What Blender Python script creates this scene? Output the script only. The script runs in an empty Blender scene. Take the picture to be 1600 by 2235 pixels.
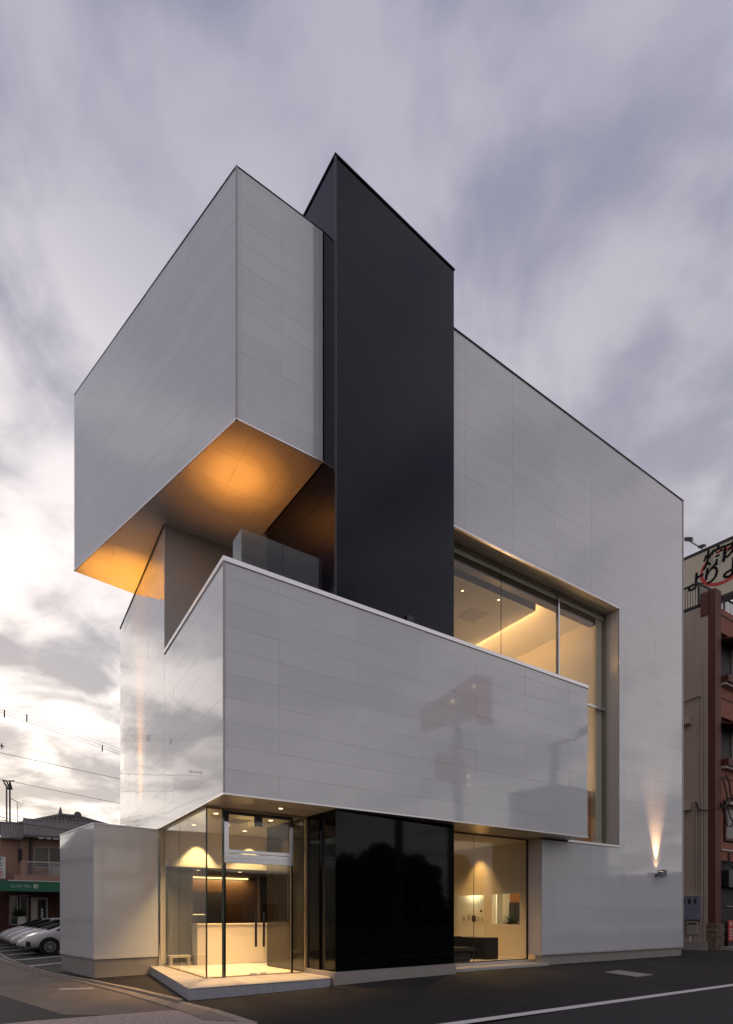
import bpy, bmesh, math, random
from mathutils import Matrix, Vector
R = math.radians
rnd = random.Random(7)
sc = bpy.context.scene
col = sc.collection

# ------------------------------------------------------------------ camera
cam_d = bpy.data.cameras.new("camera")
cam = bpy.data.objects.new("camera", cam_d)
col.objects.link(cam)
cam.location = (-3.671, -10.521, 1.5)
cam.rotation_euler = (R(90), 0, R(-32.575))
cam_d.sensor_fit = 'HORIZONTAL'
cam_d.sensor_width = 36
cam_d.lens = 36 * 1224.1 / 1600
cam_d.shift_x = (800 - 778.5) / 1600
cam_d.shift_y = (1998.5 - 1117.5) / 1600
cam_d.clip_end = 3000
cam_d.clip_start = 0.05
sc.camera = cam

# ------------------------------------------------------------------ world: dusk sky with drifting cloud
SUN = Vector((-0.03, 1.0, 0.27)).normalized()
sun_el = math.asin(SUN.z)
w = bpy.data.worlds.new("World")
sc.world = w
w.use_nodes = True
NT = w.node_tree
for n in list(NT.nodes):
    NT.nodes.remove(n)


def nd(nt, t, **kw):
    n = nt.nodes.new(t)
    for k, v in kw.items():
        setattr(n, k, v)
    return n


def lk(nt, a, b):
    nt.links.new(a, b)


def mth(nt, op, a, b=None, c=None, clamp=False):
    n = nd(nt, 'ShaderNodeMath', operation=op, use_clamp=clamp)
    for i, v in enumerate((a, b, c)):
        if v is None:
            continue
        if isinstance(v, (int, float)):
            n.inputs[i].default_value = v
        else:
            lk(nt, v, n.inputs[i])
    return n.outputs[0]


def mixc(nt, f, a, b, mode='MIX'):
    n = nd(nt, 'ShaderNodeMix', data_type='RGBA', blend_type=mode)
    for s, v in ((n.inputs[0], f), (n.inputs[6], a), (n.inputs[7], b)):
        if isinstance(v, (int, float)):
            s.default_value = v
        elif isinstance(v, tuple):
            s.default_value = (*v, 1)
        else:
            lk(nt, v, s)
    return n.outputs[2]


def ramp(nt, f, stops, interp='LINEAR'):
    n = nd(nt, 'ShaderNodeValToRGB')
    cr = n.color_ramp
    cr.interpolation = interp
    while len(cr.elements) > 1:
        cr.elements.remove(cr.elements[-1])
    for i, (p, c) in enumerate(stops):
        e = cr.elements[0] if i == 0 else cr.elements.new(p)
        e.position = p
        e.color = (*c, 1) if isinstance(c, tuple) else (c, c, c, 1)
    lk(nt, f, n.inputs[0])
    return n.outputs[0]


def noise(nt, vec, scale, detail=4, rough=0.55, dist=0.0):
    n = nd(nt, 'ShaderNodeTexNoise')
    n.inputs['Scale'].default_value = scale
    n.inputs['Detail'].default_value = detail
    n.inputs['Roughness'].default_value = rough
    n.inputs['Distortion'].default_value = dist
    if vec is not None:
        lk(nt, vec, n.inputs['Vector'])
    return n.outputs['Fac']


out = nd(NT, 'ShaderNodeOutputWorld')
bg = nd(NT, 'ShaderNodeBackground')
bg.inputs[1].default_value = 0.105
lk(NT, bg.outputs[0], out.inputs[0])
tc = nd(NT, 'ShaderNodeTexCoord')
DIR = tc.outputs['Generated']
sky = nd(NT, 'ShaderNodeTexSky', sky_type='NISHITA', sun_disc=False)
sky.sun_elevation = sun_el
sky.sun_rotation = math.atan2(SUN.x, SUN.y)
# wind-aligned frame (the cloud streaks run along it)
vr = nd(NT, 'ShaderNodeVectorRotate', rotation_type='Z_AXIS')
vr.inputs['Angle'].default_value = R(38)
lk(NT, DIR, vr.inputs['Vector'])
sx = nd(NT, 'ShaderNodeSeparateXYZ')
lk(NT, vr.outputs[0], sx.inputs[0])
zc = mth(NT, 'MAXIMUM', sx.outputs[2], 0.0)
den = mth(NT, 'ADD', zc, 0.16)
px_ = mth(NT, 'DIVIDE', sx.outputs[0], den)
py_ = mth(NT, 'DIVIDE', sx.outputs[1], den)


def plane_vec(ax, ay, off=0.0):
    c = nd(NT, 'ShaderNodeCombineXYZ')
    lk(NT, mth(NT, 'MULTIPLY', px_, ax), c.inputs[0])
    lk(NT, mth(NT, 'MULTIPLY', py_, ay), c.inputs[1])
    c.inputs[2].default_value = off
    return c.outputs[0]


big = noise(NT, plane_vec(1.0, 0.75, 3.1), 1.7, 3, 0.5, 0.3)
streak = noise(NT, plane_vec(1.0, 0.78, 9.4), 4.2, 5, 0.50, 0.30)
puff = noise(NT, plane_vec(1.0, 0.9, 5.5), 3.2, 7, 0.58, 0.3)
# streaks high up, puffs towards the horizon
hi = nd(NT, 'ShaderNodeMapRange', clamp=True)
hi.inputs[1].default_value = 0.35
hi.inputs[2].default_value = 0.60
lk(NT, zc, hi.inputs[0])
cl = mth(NT, 'ADD', mth(NT, 'MULTIPLY', streak, hi.outputs[0]),
         mth(NT, 'MULTIPLY', puff, mth(NT, 'SUBTRACT', 1.0, hi.outputs[0])))
cl = mth(NT, 'ADD', mth(NT, 'MULTIPLY', cl, 0.58), mth(NT, 'MULTIPLY', big, 0.42))
clm = nd(NT, 'ShaderNodeMapRange', clamp=True, interpolation_type='SMOOTHSTEP')
clm.inputs[1].default_value = 0.42
clm.inputs[2].default_value = 0.58
lk(NT, cl, clm.inputs[0])
CL = clm.outputs[0]
dark = ramp(NT, zc, [(0.0, (4.6, 4.2, 4.25)), (0.15, (4.2, 3.85, 3.95)), (0.33, (4.1, 3.85, 4.15)), (0.6, (3.65, 3.55, 4.3)), (0.85, (2.70, 2.75, 3.85)), (1.0, (2.5, 2.55, 3.7))])
lite = ramp(NT, zc, [(0.0, (7.6, 7.0, 6.8)), (0.15, (8.2, 7.6, 7.4)), (0.33, (7.8, 7.3, 7.35)), (0.6, (6.2, 5.85, 6.4)), (0.85, (4.7, 4.55, 5.4)), (1.0, (4.4, 4.3, 5.2))])
base = mixc(NT, CL, dark, lite)
# after-glow round the hidden sun
vm = nd(NT, 'ShaderNodeVectorMath', operation='DOT_PRODUCT')
lk(NT, DIR, vm.inputs[0])
vm.inputs[1].default_value = Vector((-0.10, 1.0, 0.30)).normalized()
gl = nd(NT, 'ShaderNodeMapRange', clamp=True, interpolation_type='SMOOTHSTEP')
gl.inputs[1].default_value = 0.80
gl.inputs[2].default_value = 1.0
lk(NT, vm.outputs['Value'], gl.inputs[0])
glc = mth(NT, 'MULTIPLY', gl.outputs[0], mth(NT, 'ADD', mth(NT, 'MULTIPLY', CL, 1.0), 0.12))
glow = mixc(NT, 1.0, (4.1, 3.6, 2.95), glc, 'MULTIPLY')
cloudc = mixc(NT, 1.0, base, glow, 'ADD')
# the blue of the clear air above shows through a little
final = mixc(NT, 0.93, sky.outputs[0], cloudc)
# below the horizon the ground hides everything: keep it the colour of the ground haze
lk(NT, final, bg.inputs[0])

# ------------------------------------------------------------------ sun (low, behind the cloud)
sl = bpy.data.lights.new("sun", 'SUN')
sl.energy = 0.35
sl.angle = R(14)
sl.color = (1.0, 0.84, 0.70)
so = bpy.data.objects.new("sun", sl)
col.objects.link(so)
so.rotation_euler = SUN.to_track_quat('Z', 'Y').to_euler()
so.location = (0, 40, 40)

# ------------------------------------------------------------------ exposure
sc.view_settings.view_transform = 'Standard'
sc.view_settings.look = 'None'
sc.view_settings.gamma = 1
sc.view_settings.exposure = 0.0
sc.view_settings.use_curve_mapping = False
sc.render.engine = 'CYCLES'
cy = sc.cycles
cy.use_denoising = True
cy.max_bounces = 10
cy.diffuse_bounces = 4
cy.glossy_bounces = 5
cy.transmission_bounces = 6
cy.transparent_max_bounces = 24
cy.sample_clamp_indirect = 4.0
cy.sample_clamp_direct = 12.0
cy.caustics_reflective = False
cy.caustics_refractive = False

# ================================================================== helpers
WM = {}


class MB:
    """collects boxes, prisms, tubes and free faces, builds ONE mesh object"""

    def __init__(self):
        self.v, self.f = [], []

    def add(self, vs, fs):
        o = len(self.v)
        self.v += [tuple(p) for p in vs]
        self.f += [tuple(i + o for i in f) for f in fs]
        return self

    def box(self, x0, x1, y0, y1, z0, z1):
        return self.prism([(x0, y0), (x1, y0), (x1, y1), (x0, y1)], z0, z1)

    def prism(self, poly, z0, z1):
        a = sum(poly[i][0] * poly[(i + 1) % len(poly)][1] - poly[(i + 1) % len(poly)][0] * poly[i][1] for i in range(len(poly)))
        if a < 0:
            poly = poly[::-1]
        n = len(poly)
        vs = [(p[0], p[1], z0) for p in poly] + [(p[0], p[1], z1) for p in poly]
        fs = [tuple(range(n - 1, -1, -1)), tuple(range(n, 2 * n))]
        fs += [(i, (i + 1) % n, n + (i + 1) % n, n + i) for i in range(n)]
        return self.add(vs, fs)

    def obox(self, o, ex, ey, ez):
        """box from corner o along three edge vectors"""
        o, ex, ey, ez = map(Vector, (o, ex, ey, ez))
        vs = [o, o + ex, o + ex + ey, o + ey, o + ez, o + ex + ez, o + ex + ey + ez, o + ey + ez]
        fs = [(3, 2, 1, 0), (4, 5, 6, 7), (0, 1, 5, 4), (1, 2, 6, 5), (2, 3, 7, 6), (3, 0, 4, 7)]
        if ex.cross(ey).dot(ez) < 0:
            fs = [f[::-1] for f in fs]
        return self.add(vs, fs)

    def tube(self, pts, r, n=8, r2=None, cap=True):
        pts = [Vector(p) for p in pts]
        vs, fs = [], []
        m = len(pts)
        for i, p in enumerate(pts):
            t = (pts[min(i + 1, m - 1)] - pts[max(i - 1, 0)]).normalized()
            a = Vector((0, 0, 1)) if abs(t.z) < 0.95 else Vector((1, 0, 0))
            u = t.cross(a).normalized()
            v = u.cross(t)
            rr = r if r2 is None else r + (r2 - r) * i / (m - 1)
            for k in range(n):
                an = 2 * math.pi * k / n
                vs.append(p + (u * math.cos(an) + v * math.sin(an)) * rr)
        for i in range(m - 1):
            for k in range(n):
                fs.append((i * n + k, i * n + (k + 1) % n, (i + 1) * n + (k + 1) % n, (i + 1) * n + k))
        if cap:
            fs.append(tuple(range(n - 1, -1, -1)))
            fs.append(tuple((m - 1) * n + k for k in range(n)))
        return self.add(vs, fs)

    def disc(self, c, nrm, r, n=24, t=0.0):
        c, nrm = Vector(c), Vector(nrm).normalized()
        return self.tube([c, c + nrm * (t or 0.01)], r, n)

    def build(self, name, mat, parent=None, smooth=False, **props):
        me = bpy.data.meshes.new(name)
        me.from_pydata(self.v, [], self.f)
        if smooth:
            me.polygons.foreach_set('use_smooth', [True] * len(me.polygons))
        me.materials.append(mat)
        me.update()
        return link(name, me, parent, **props)


def link(name, data, parent=None, mw=None, **props):
    """link an object with world matrix mw (identity for meshes written in world coordinates)"""
    o = bpy.data.objects.new(name, data)
    col.objects.link(o)
    if mw is not None:
        o.matrix_basis = mw
    if parent is not None:
        o.parent = parent
        pw = WM.get(parent.name, Matrix.Identity(4))
        o.matrix_parent_inverse = pw.inverted()
    WM[o.name] = mw if mw is not None else Matrix.Identity(4)
    for k, v in props.items():
        o[k] = v
    return o


def empty(name, loc, label, cat, group=None, rz=0.0):
    e = bpy.data.objects.new(name, None)
    col.objects.link(e)
    e.location = loc
    e.rotation_euler = (0, 0, rz)
    WM[e.name] = Matrix.Translation(loc) @ Matrix.Rotation(rz, 4, 'Z')
    e['label'] = label
    e['category'] = cat
    if group:
        e['group'] = group
    return e


def tag(o, label, cat, group=None):
    o['label'] = label
    o['category'] = cat
    if group:
        o['group'] = group
    return o


def mat(name, c, rough=0.6, spec=0.5, metal=0.0, coat=0.0, noise_amt=0.0, noise_scale=6.0, bump=0.0, bump_scale=40.0, emit=None, es=0.0,
        rough_amt=0.0, per_object=0.0, stretch=None, coat_ior=1.5):
    m = bpy.data.materials.new(name)
    m.use_nodes = True
    nt = m.node_tree
    b = nt.nodes['Principled BSDF']
    b.inputs['Base Color'].default_value = (*c, 1)
    b.inputs['Roughness'].default_value = rough
    b.inputs['Specular IOR Level'].default_value = spec
    b.inputs['Metallic'].default_value = metal
    b.inputs['Coat Weight'].default_value = coat
    b.inputs['Coat Roughness'].default_value = 0.03
    b.inputs['Coat IOR'].default_value = coat_ior
    t = nd(nt, 'ShaderNodeTexCoord')
    geo = nd(nt, 'ShaderNodeNewGeometry')
    vec = geo.outputs['Position']
    if stretch:
        mp = nd(nt, 'ShaderNodeMapping')
        mp.inputs['Scale'].default_value = stretch
        lk(nt, vec, mp.inputs['Vector'])
        vec = mp.outputs[0]
    colr = None
    if noise_amt:
        f = noise(nt, vec, noise_scale, 6, 0.6)
        f2 = nd(nt, 'ShaderNodeMapRange')
        f2.inputs[1].default_value, f2.inputs[2].default_value = 0.25, 0.75
        f2.inputs[3].default_value, f2.inputs[4].default_value = 1 - noise_amt, 1 + noise_amt
        lk(nt, f, f2.inputs[0])
        colr = mixc(nt, 1.0, c, f2.outputs[0], 'MULTIPLY')
    if per_object:
        oi = nd(nt, 'ShaderNodeObjectInfo')
        f3 = nd(nt, 'ShaderNodeMapRange')
        f3.inputs[3].default_value, f3.inputs[4].default_value = 1 - per_object, 1 + per_object
        lk(nt, oi.outputs['Random'], f3.inputs[0])
        colr = mixc(nt, 1.0, colr if colr is not None else c, f3.outputs[0], 'MULTIPLY')
    if colr is not None:
        lk(nt, colr, b.inputs['Base Color'])
    if rough_amt:
        f = noise(nt, vec, noise_scale * 0.7, 4, 0.6)
        f2 = nd(nt, 'ShaderNodeMapRange')
        f2.inputs[1].default_value, f2.inputs[2].default_value = 0.3, 0.7
        f2.inputs[3].default_value, f2.inputs[4].default_value = max(0.02, rough - rough_amt), rough + rough_amt
        lk(nt, f, f2.inputs[0])
        lk(nt, f2.outputs[0], b.inputs['Roughness'])
    if bump:
        f = noise(nt, vec, bump_scale, 5, 0.65)
        bp = nd(nt, 'ShaderNodeBump')
        bp.inputs['Strength'].default_value = 1.0
        bp.inputs['Distance'].default_value = bump
        lk(nt, f, bp.inputs['Height'])
        lk(nt, bp.outputs[0], b.inputs['Normal'])
    if emit:
        b.inputs['Emission Color'].default_value = (*emit, 1)
        b.inputs['Emission Strength'].default_value = es
    return m


def glass(name, tint=(0.93, 0.96, 0.93), diffuse=0.0, rough=0.0, ior=1.45):
    m = bpy.data.materials.new(name)
    m.use_nodes = True
    nt = m.node_tree
    for n in list(nt.nodes):
        nt.nodes.remove(n)
    o = nd(nt, 'ShaderNodeOutputMaterial')
    tr = nd(nt, 'ShaderNodeBsdfTransparent')
    tr.inputs[0].default_value = (*tint, 1)
    gl = nd(nt, 'ShaderNodeBsdfGlossy')
    gl.inputs['Roughness'].default_value = rough
    ge = nd(nt, 'ShaderNodeNewGeometry')
    dp = nd(nt, 'ShaderNodeVectorMath', operation='DOT_PRODUCT')
    lk(nt, ge.outputs['Normal'], dp.inputs[0])
    lk(nt, ge.outputs['Incoming'], dp.inputs[1])
    cs = mth(nt, 'SUBTRACT', 1.0, mth(nt, 'ABSOLUTE', dp.outputs['Value']), clamp=True)
    fz = mth(nt, 'MULTIPLY_ADD', mth(nt, 'POWER', cs, 5.0), 0.955, 0.042)
    mx = nd(nt, 'ShaderNodeMixShader')
    lk(nt, fz, mx.inputs[0])
    src = tr.outputs[0]
    if diffuse:
        df = nd(nt, 'ShaderNodeBsdfDiffuse')
        df.inputs[0].default_value = (0.62, 0.70, 0.68, 1)
        m2 = nd(nt, 'ShaderNodeMixShader')
        m2.inputs[0].default_value = diffuse
        lk(nt, tr.outputs[0], m2.inputs[1])
        lk(nt, df.outputs[0], m2.inputs[2])
        src = m2.outputs[0]
    lk(nt, src, mx.inputs[1])
    lk(nt, gl.outputs[0], mx.inputs[2])
    lk(nt, mx.outputs[0], o.inputs[0])
    return m


def spot(loc, target, power, colr, size, blend=0.6, radius=0.03, name="lamp"):
    l = bpy.data.lights.new(name, 'SPOT')
    l.energy = power
    l.color = colr
    l.spot_size = R(size)
    l.spot_blend = blend
    l.shadow_soft_size = radius
    o = bpy.data.objects.new(name, l)
    col.objects.link(o)
    o.location = loc
    o.rotation_euler = (Vector(target) - Vector(loc)).to_track_quat('-Z', 'Y').to_euler()
    return o


def point(loc, power, colr, radius=0.1, name="lamp"):
    l = bpy.data.lights.new(name, 'POINT')
    l.energy = power
    l.color = colr
    l.shadow_soft_size = radius
    o = bpy.data.objects.new(name, l)
    col.objects.link(o)
    o.location = loc
    return o


def area(loc, target, power, colr, sx_, sy_, name="lamp"):
    l = bpy.data.lights.new(name, 'AREA')
    l.energy = power
    l.color = colr
    l.shape = 'RECTANGLE'
    l.size, l.size_y = sx_, sy_
    o = bpy.data.objects.new(name, l)
    col.objects.link(o)
    o.location = loc
    o.rotation_euler = (Vector(target) - Vector(loc)).to_track_quat('-Z', 'Y').to_euler()
    return o


def text(body, size, origin, ex, ez, mat_, name, parent, depth=0.004, thick=0.0, align='CENTER', shear=0.0, sx=1.0):
    """flat lettering standing on the plane spanned by ex (reading direction) and ez (up)"""
    c = bpy.data.curves.new(name, 'FONT')
    c.body = body
    c.size = size
    c.align_x = align
    c.align_y = 'CENTER'
    c.extrude = depth
    c.offset = thick
    c.shear = shear
    c.resolution_u = 3
    c.materials.append(mat_)
    ex, ez = Vector(ex).normalized(), Vector(ez).normalized()
    n = ex.cross(ez)
    m = Matrix((ex * sx, ez, n)).transposed().to_4x4()
    m.translation = Vector(origin)
    tmp = bpy.data.objects.new('tmp', c)
    col.objects.link(tmp)
    dg = bpy.context.evaluated_depsgraph_get()
    me = bpy.data.meshes.new_from_object(tmp.evaluated_get(dg))
    bpy.data.objects.remove(tmp)
    bpy.data.curves.remove(c)
    me.name = name
    if not me.materials:
        me.materials.append(mat_)
    return link(name, me, parent, m)


# ================================================================== materials
M = {}
M['white'] = mat('white_glazed_panel', (0.69, 0.695, 0.705), rough=0.08, spec=0.55, coat=1.0, coat_ior=1.47, noise_amt=0.025, noise_scale=0.9, rough_amt=0.03, per_object=0.03, bump=0.0008, bump_scale=1.3)
M['joint'] = mat('panel_joint', (0.42, 0.42, 0.43), rough=0.8)
M['joint_pale'] = mat('pale_panel_joint', (0.60, 0.60, 0.61), rough=0.8)
M['black'] = mat('black_glazed_panel', (0.0035, 0.0050, 0.0150), rough=0.09, spec=0.20, noise_amt=0.15, noise_scale=1.0, rough_amt=0.05, per_object=0.10, bump=0.0006, bump_scale=1.1)
M['black_joint'] = mat('black_joint', (0.004, 0.004, 0.005), rough=0.7)
M['black_glass'] = mat('black_glass', (0.002, 0.002, 0.0025), rough=0.045, spec=0.19, bump=0.0003, bump_scale=0.8)
M['trim_white'] = mat('white_metal_trim', (0.92, 0.90, 0.89), rough=0.38, metal=0.85)
M['trim_dark'] = mat('dark_metal_trim', (0.02, 0.02, 0.025), rough=0.35)
M['soffit'] = mat('soffit_board', (0.62, 0.59, 0.56), rough=0.22, noise_amt=0.04, noise_scale=2, per_object=0.02)
M['grey_wall'] = mat('grey_terrace_wall', (0.42, 0.41, 0.40), rough=0.35, noise_amt=0.05, noise_scale=2)
M['plinth'] = mat('plinth_render', (0.34, 0.31, 0.28), rough=0.85, noise_amt=0.08, noise_scale=3, bump=0.002, bump_scale=60)
M['stone'] = mat('pale_stone', (0.50, 0.48, 0.46), rough=0.5, noise_amt=0.12, noise_scale=4, bump=0.0015, bump_scale=30, per_object=0.05)
M['stone_side'] = mat('grey_stone_edge', (0.36, 0.36, 0.39), rough=0.6, noise_amt=0.2, noise_scale=7, stretch=(3, 3, 0.6))
M['beige'] = mat('warm_white_plaster', (0.66, 0.60, 0.52), rough=0.7, noise_amt=0.02)
M['ceiling'] = mat('ceiling_paint', (0.66, 0.63, 0.58), rough=0.75)
M['slate'] = mat('slate_door_panel', (0.028, 0.029, 0.026), rough=0.4, spec=0.3)
M['dark_wood'] = mat('dark_wood', (0.07, 0.040, 0.022), rough=0.4, noise_amt=0.25, noise_scale=3, stretch=(1, 1, 8))
M['wood'] = mat('orange_wood', (0.42, 0.17, 0.05), rough=0.4, noise_amt=0.2, noise_scale=4, stretch=(6, 6, 0.7))
M['desk'] = mat('cream_desk', (0.72, 0.66, 0.58), rough=0.35)
M['steel'] = mat('brushed_steel', (0.62, 0.62, 0.64), rough=0.22, metal=1.0, noise_amt=0.05)
M['brass'] = mat('pale_bronze', (0.42, 0.35, 0.25), rough=0.45, metal=1.0)
M['glass'] = glass('clear_glass', (0.945, 0.965, 0.935))
M['glass_edge'] = mat('green_glass_edge', (0.03, 0.06, 0.05), rough=0.1)
M['rail_glass'] = glass('balustrade_glass', (0.90, 0.94, 0.93), diffuse=0.02)
M['black_leather'] = mat('black_leather', (0.012, 0.012, 0.012), rough=0.35, bump=0.001, bump_scale=90)
M['black_lacquer'] = mat('black_lacquer', (0.008, 0.007, 0.006), rough=0.12)
M['lamp_glow'] = mat('lamp_glow', (0.9, 0.8, 0.6), emit=(1.0, 0.78, 0.46), es=3.0)
M['led'] = mat('led_strip', (0.9, 0.8, 0.6), emit=(1.0, 0.70, 0.30), es=3.0)
M['hatch_white'] = mat('off_white_board', (0.78, 0.74, 0.64), rough=0.6)  # plain off-white coat, gives off no light itself
M['lamp_body'] = mat('lamp_body_grey', (0.16, 0.16, 0.18), rough=0.4, metal=0.6)
M['lamp_black'] = mat('lamp_body_black', (0.015, 0.015, 0.016), rough=0.4)
M['asphalt_new'] = mat('fresh_asphalt', (0.017, 0.0155, 0.0155), rough=0.78, spec=0.35, noise_amt=0.25, noise_scale=0.8, bump=0.006, bump_scale=120, rough_amt=0.10)
M['asphalt_road'] = mat('worn_asphalt', (0.040, 0.037, 0.037), rough=0.85, spec=0.3, noise_amt=0.22, noise_scale=0.9, bump=0.006, bump_scale=110)
M['concrete_road'] = mat('tan_concrete_road', (0.185, 0.155, 0.130), rough=0.9, spec=0.25, noise_amt=0.20, noise_scale=1.6, bump=0.006, bump_scale=80)
M['concrete_coarse'] = mat('coarse_concrete', (0.42, 0.34, 0.305), rough=0.95, spec=0.2, noise_amt=0.40, noise_scale=16, bump=0.012, bump_scale=45)
M['kerb'] = mat('kerb_concrete', (0.32, 0.27, 0.22), rough=0.9, noise_amt=0.2, noise_scale=5, bump=0.004, bump_scale=50, per_object=0.08)
M['gutter'] = mat('gutter_concrete', (0.25, 0.21, 0.175), rough=0.9, noise_amt=0.22, noise_scale=4, bump=0.004, bump_scale=50, per_object=0.08)
M['white_paint'] = mat('road_paint', (0.68, 0.66, 0.63), rough=0.75, noise_amt=0.12, noise_scale=8)
M['faded_paint'] = mat('faded_road_paint', (0.36, 0.33, 0.30), rough=0.8, noise_amt=0.35, noise_scale=10)
M['iron'] = mat('cast_iron', (0.30, 0.29, 0.29), rough=0.55, metal=0.3, noise_amt=0.15, noise_scale=12)
M['car_white'] = mat('white_car_paint', (0.60, 0.59, 0.585), rough=0.3, coat=0.5)
M['car_glass'] = mat('tinted_car_glass', (0.008, 0.008, 0.009), rough=0.12, spec=0.06)
M['tyre'] = mat('tyre_rubber', (0.012, 0.012, 0.012), rough=0.8)
M['rim'] = mat('alloy_rim', (0.55, 0.55, 0.56), rough=0.3, metal=0.7)
M['car_black'] = mat('car_black_plastic', (0.01, 0.01, 0.01), rough=0.5)
M['car_lamp'] = mat('headlight_lens', (0.35, 0.36, 0.38), rough=0.08)
M['salon_wall'] = mat('pink_beige_stucco', (0.37, 0.225, 0.170), rough=0.9, noise_amt=0.08, noise_scale=2, bump=0.003, bump_scale=40)
M['fascia'] = mat('grey_corrugated_sheet', (0.30, 0.29, 0.30), rough=0.5, noise_amt=0.06, noise_scale=2)
M['awning'] = mat('green_awning', (0.004, 0.115, 0.055), rough=0.55, noise_amt=0.05)
M['awning_trim'] = mat('pale_green_trim', (0.55, 0.60, 0.50), rough=0.5)
M['letter_white'] = mat('white_lettering', (0.72, 0.76, 0.72), rough=0.5)
M['letter_black'] = mat('black_lettering', (0.004, 0.004, 0.005), rough=0.7, spec=0.1)
M['letter_green'] = mat('green_lettering', (0.008, 0.12, 0.07), rough=0.5)
M['letter_red'] = mat('red_lettering', (0.55, 0.03, 0.02), rough=0.5)
M['sign_white'] = mat('white_sign_face', (0.62, 0.64, 0.60), rough=0.4)
M['sign_cream'] = mat('cream_sign_face', (0.52, 0.46, 0.36), rough=0.6, noise_amt=0.05, noise_scale=1)
M['brick_red'] = mat('red_brown_brick', (0.075, 0.026, 0.018), rough=0.8, noise_amt=0.3, noise_scale=6)
M['dark_int'] = mat('dark_interior', (0.012, 0.010, 0.009), rough=0.6)
M['win_dark'] = mat('dim_window_glass', (0.03, 0.032, 0.03), rough=0.05)
M['curtain'] = mat('dusty_window', (0.10, 0.085, 0.07), rough=0.2, noise_amt=0.1, noise_scale=3, stretch=(8, 8, 0.5))
M['alu'] = mat('aluminium_frame', (0.45, 0.43, 0.41), rough=0.4)
M['roof_tile'] = mat('grey_roof_tile', (0.11, 0.10, 0.095), rough=0.45, noise_amt=0.2, noise_scale=4)
M['pole'] = mat('concrete_pole', (0.22, 0.20, 0.19), rough=0.85, noise_amt=0.08)
M['wire'] = mat('black_cable', (0.03, 0.026, 0.025), rough=0.6)
M['insul'] = mat('dark_porcelain', (0.10, 0.09, 0.085), rough=0.3)
M['side_wall'] = mat('taupe_render', (0.46, 0.36, 0.295), rough=0.9, noise_amt=0.10, noise_scale=0.9, bump=0.002, bump_scale=40, stretch=(3, 3, 0.4))
M['brown'] = mat('red_brown_render', (0.29, 0.10, 0.062), rough=0.75, noise_amt=0.08, noise_scale=1.5)
M['brown_dark'] = mat('dark_brown_pillar', (0.105, 0.027, 0.014), rough=0.6, noise_amt=0.08, noise_scale=1.5)
M['rail_dark'] = mat('black_railing', (0.012, 0.011, 0.011), rough=0.5)
M['pale_ledge'] = mat('pale_ledge', (0.52, 0.47, 0.44), rough=0.6)
M['pipe'] = mat('beige_pipe', (0.42, 0.34, 0.28), rough=0.5)
M['meter_blue'] = mat('grey_blue_cabinet', (0.22, 0.235, 0.30), rough=0.5, noise_amt=0.04)
M['heater'] = mat('beige_heater_case', (0.40, 0.36, 0.31), rough=0.5)
M['field_stone'] = mat('stacked_stone', (0.19, 0.135, 0.095), rough=0.9, noise_amt=0.3, noise_scale=9, per_object=0.35, bump=0.006, bump_scale=30)
M['pink_neon'] = mat('pink_sign_light', (0.5, 0.02, 0.06), emit=(1.0, 0.03, 0.12), es=0.30)
M['red_board'] = mat('red_sign_board', (0.50, 0.14, 0.16), rough=0.5)
M['leaf'] = mat('dark_leaves', (0.035, 0.055, 0.022), rough=0.6, noise_amt=0.4, noise_scale=2)
M['bark'] = mat('bark', (0.06, 0.045, 0.035), rough=0.9, noise_amt=0.3, noise_scale=6)
M['block_grey'] = mat('grey_render', (0.33, 0.32, 0.315), rough=0.9, noise_amt=0.08, noise_scale=0.6)
M['ring_red'] = mat('brush_red', (0.42, 0.022, 0.014), rough=0.5)
M['seat_grey'] = mat('charcoal_cushion', (0.035, 0.038, 0.042), rough=0.4)

WARM = (1.0, 0.60, 0.24)
WARM2 = (1.0, 0.57, 0.24)

# ================================================================== ground
def gz(x):
    return -0.06 if x <= 0 else (-0.06 * (1 - x / 4) if x < 4 else 0.0)


def sheet(name, poly, lift, m, parent=None, kind=None, thick=0.0):
    """a ground sheet that follows the gentle fall of the site"""
    bm = bmesh.new()
    vs = [bm.verts.new((p[0], p[1], 0)) for p in poly]
    bm.faces.new(vs)
    for x in (0.0, 1.3, 2.6, 4.0):
        bmesh.ops.bisect_plane(bm, geom=bm.verts[:] + bm.edges[:] + bm.faces[:], plane_co=(x, 0, 0), plane_no=(1, 0, 0))
    bmesh.ops.triangulate(bm, faces=bm.faces[:])
    for v in bm.verts:
        v.co.z = gz(v.co.x) + lift
    bmesh.ops.recalc_face_normals(bm, faces=bm.faces[:])
    for f in bm.faces:
        if f.normal.z < 0:
            f.normal_flip()
    me = bpy.data.meshes.new(name)
    bm.to_mesh(me)
    bm.free()
    me.materials.append(m)
    o = link(name, me, parent)
    if kind:
        o['kind'] = kind
    return o


MB().box(-400, 400, -400, 400, -0.6, -0.075).build('ground', M['asphalt_road'], kind='structure')
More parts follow.
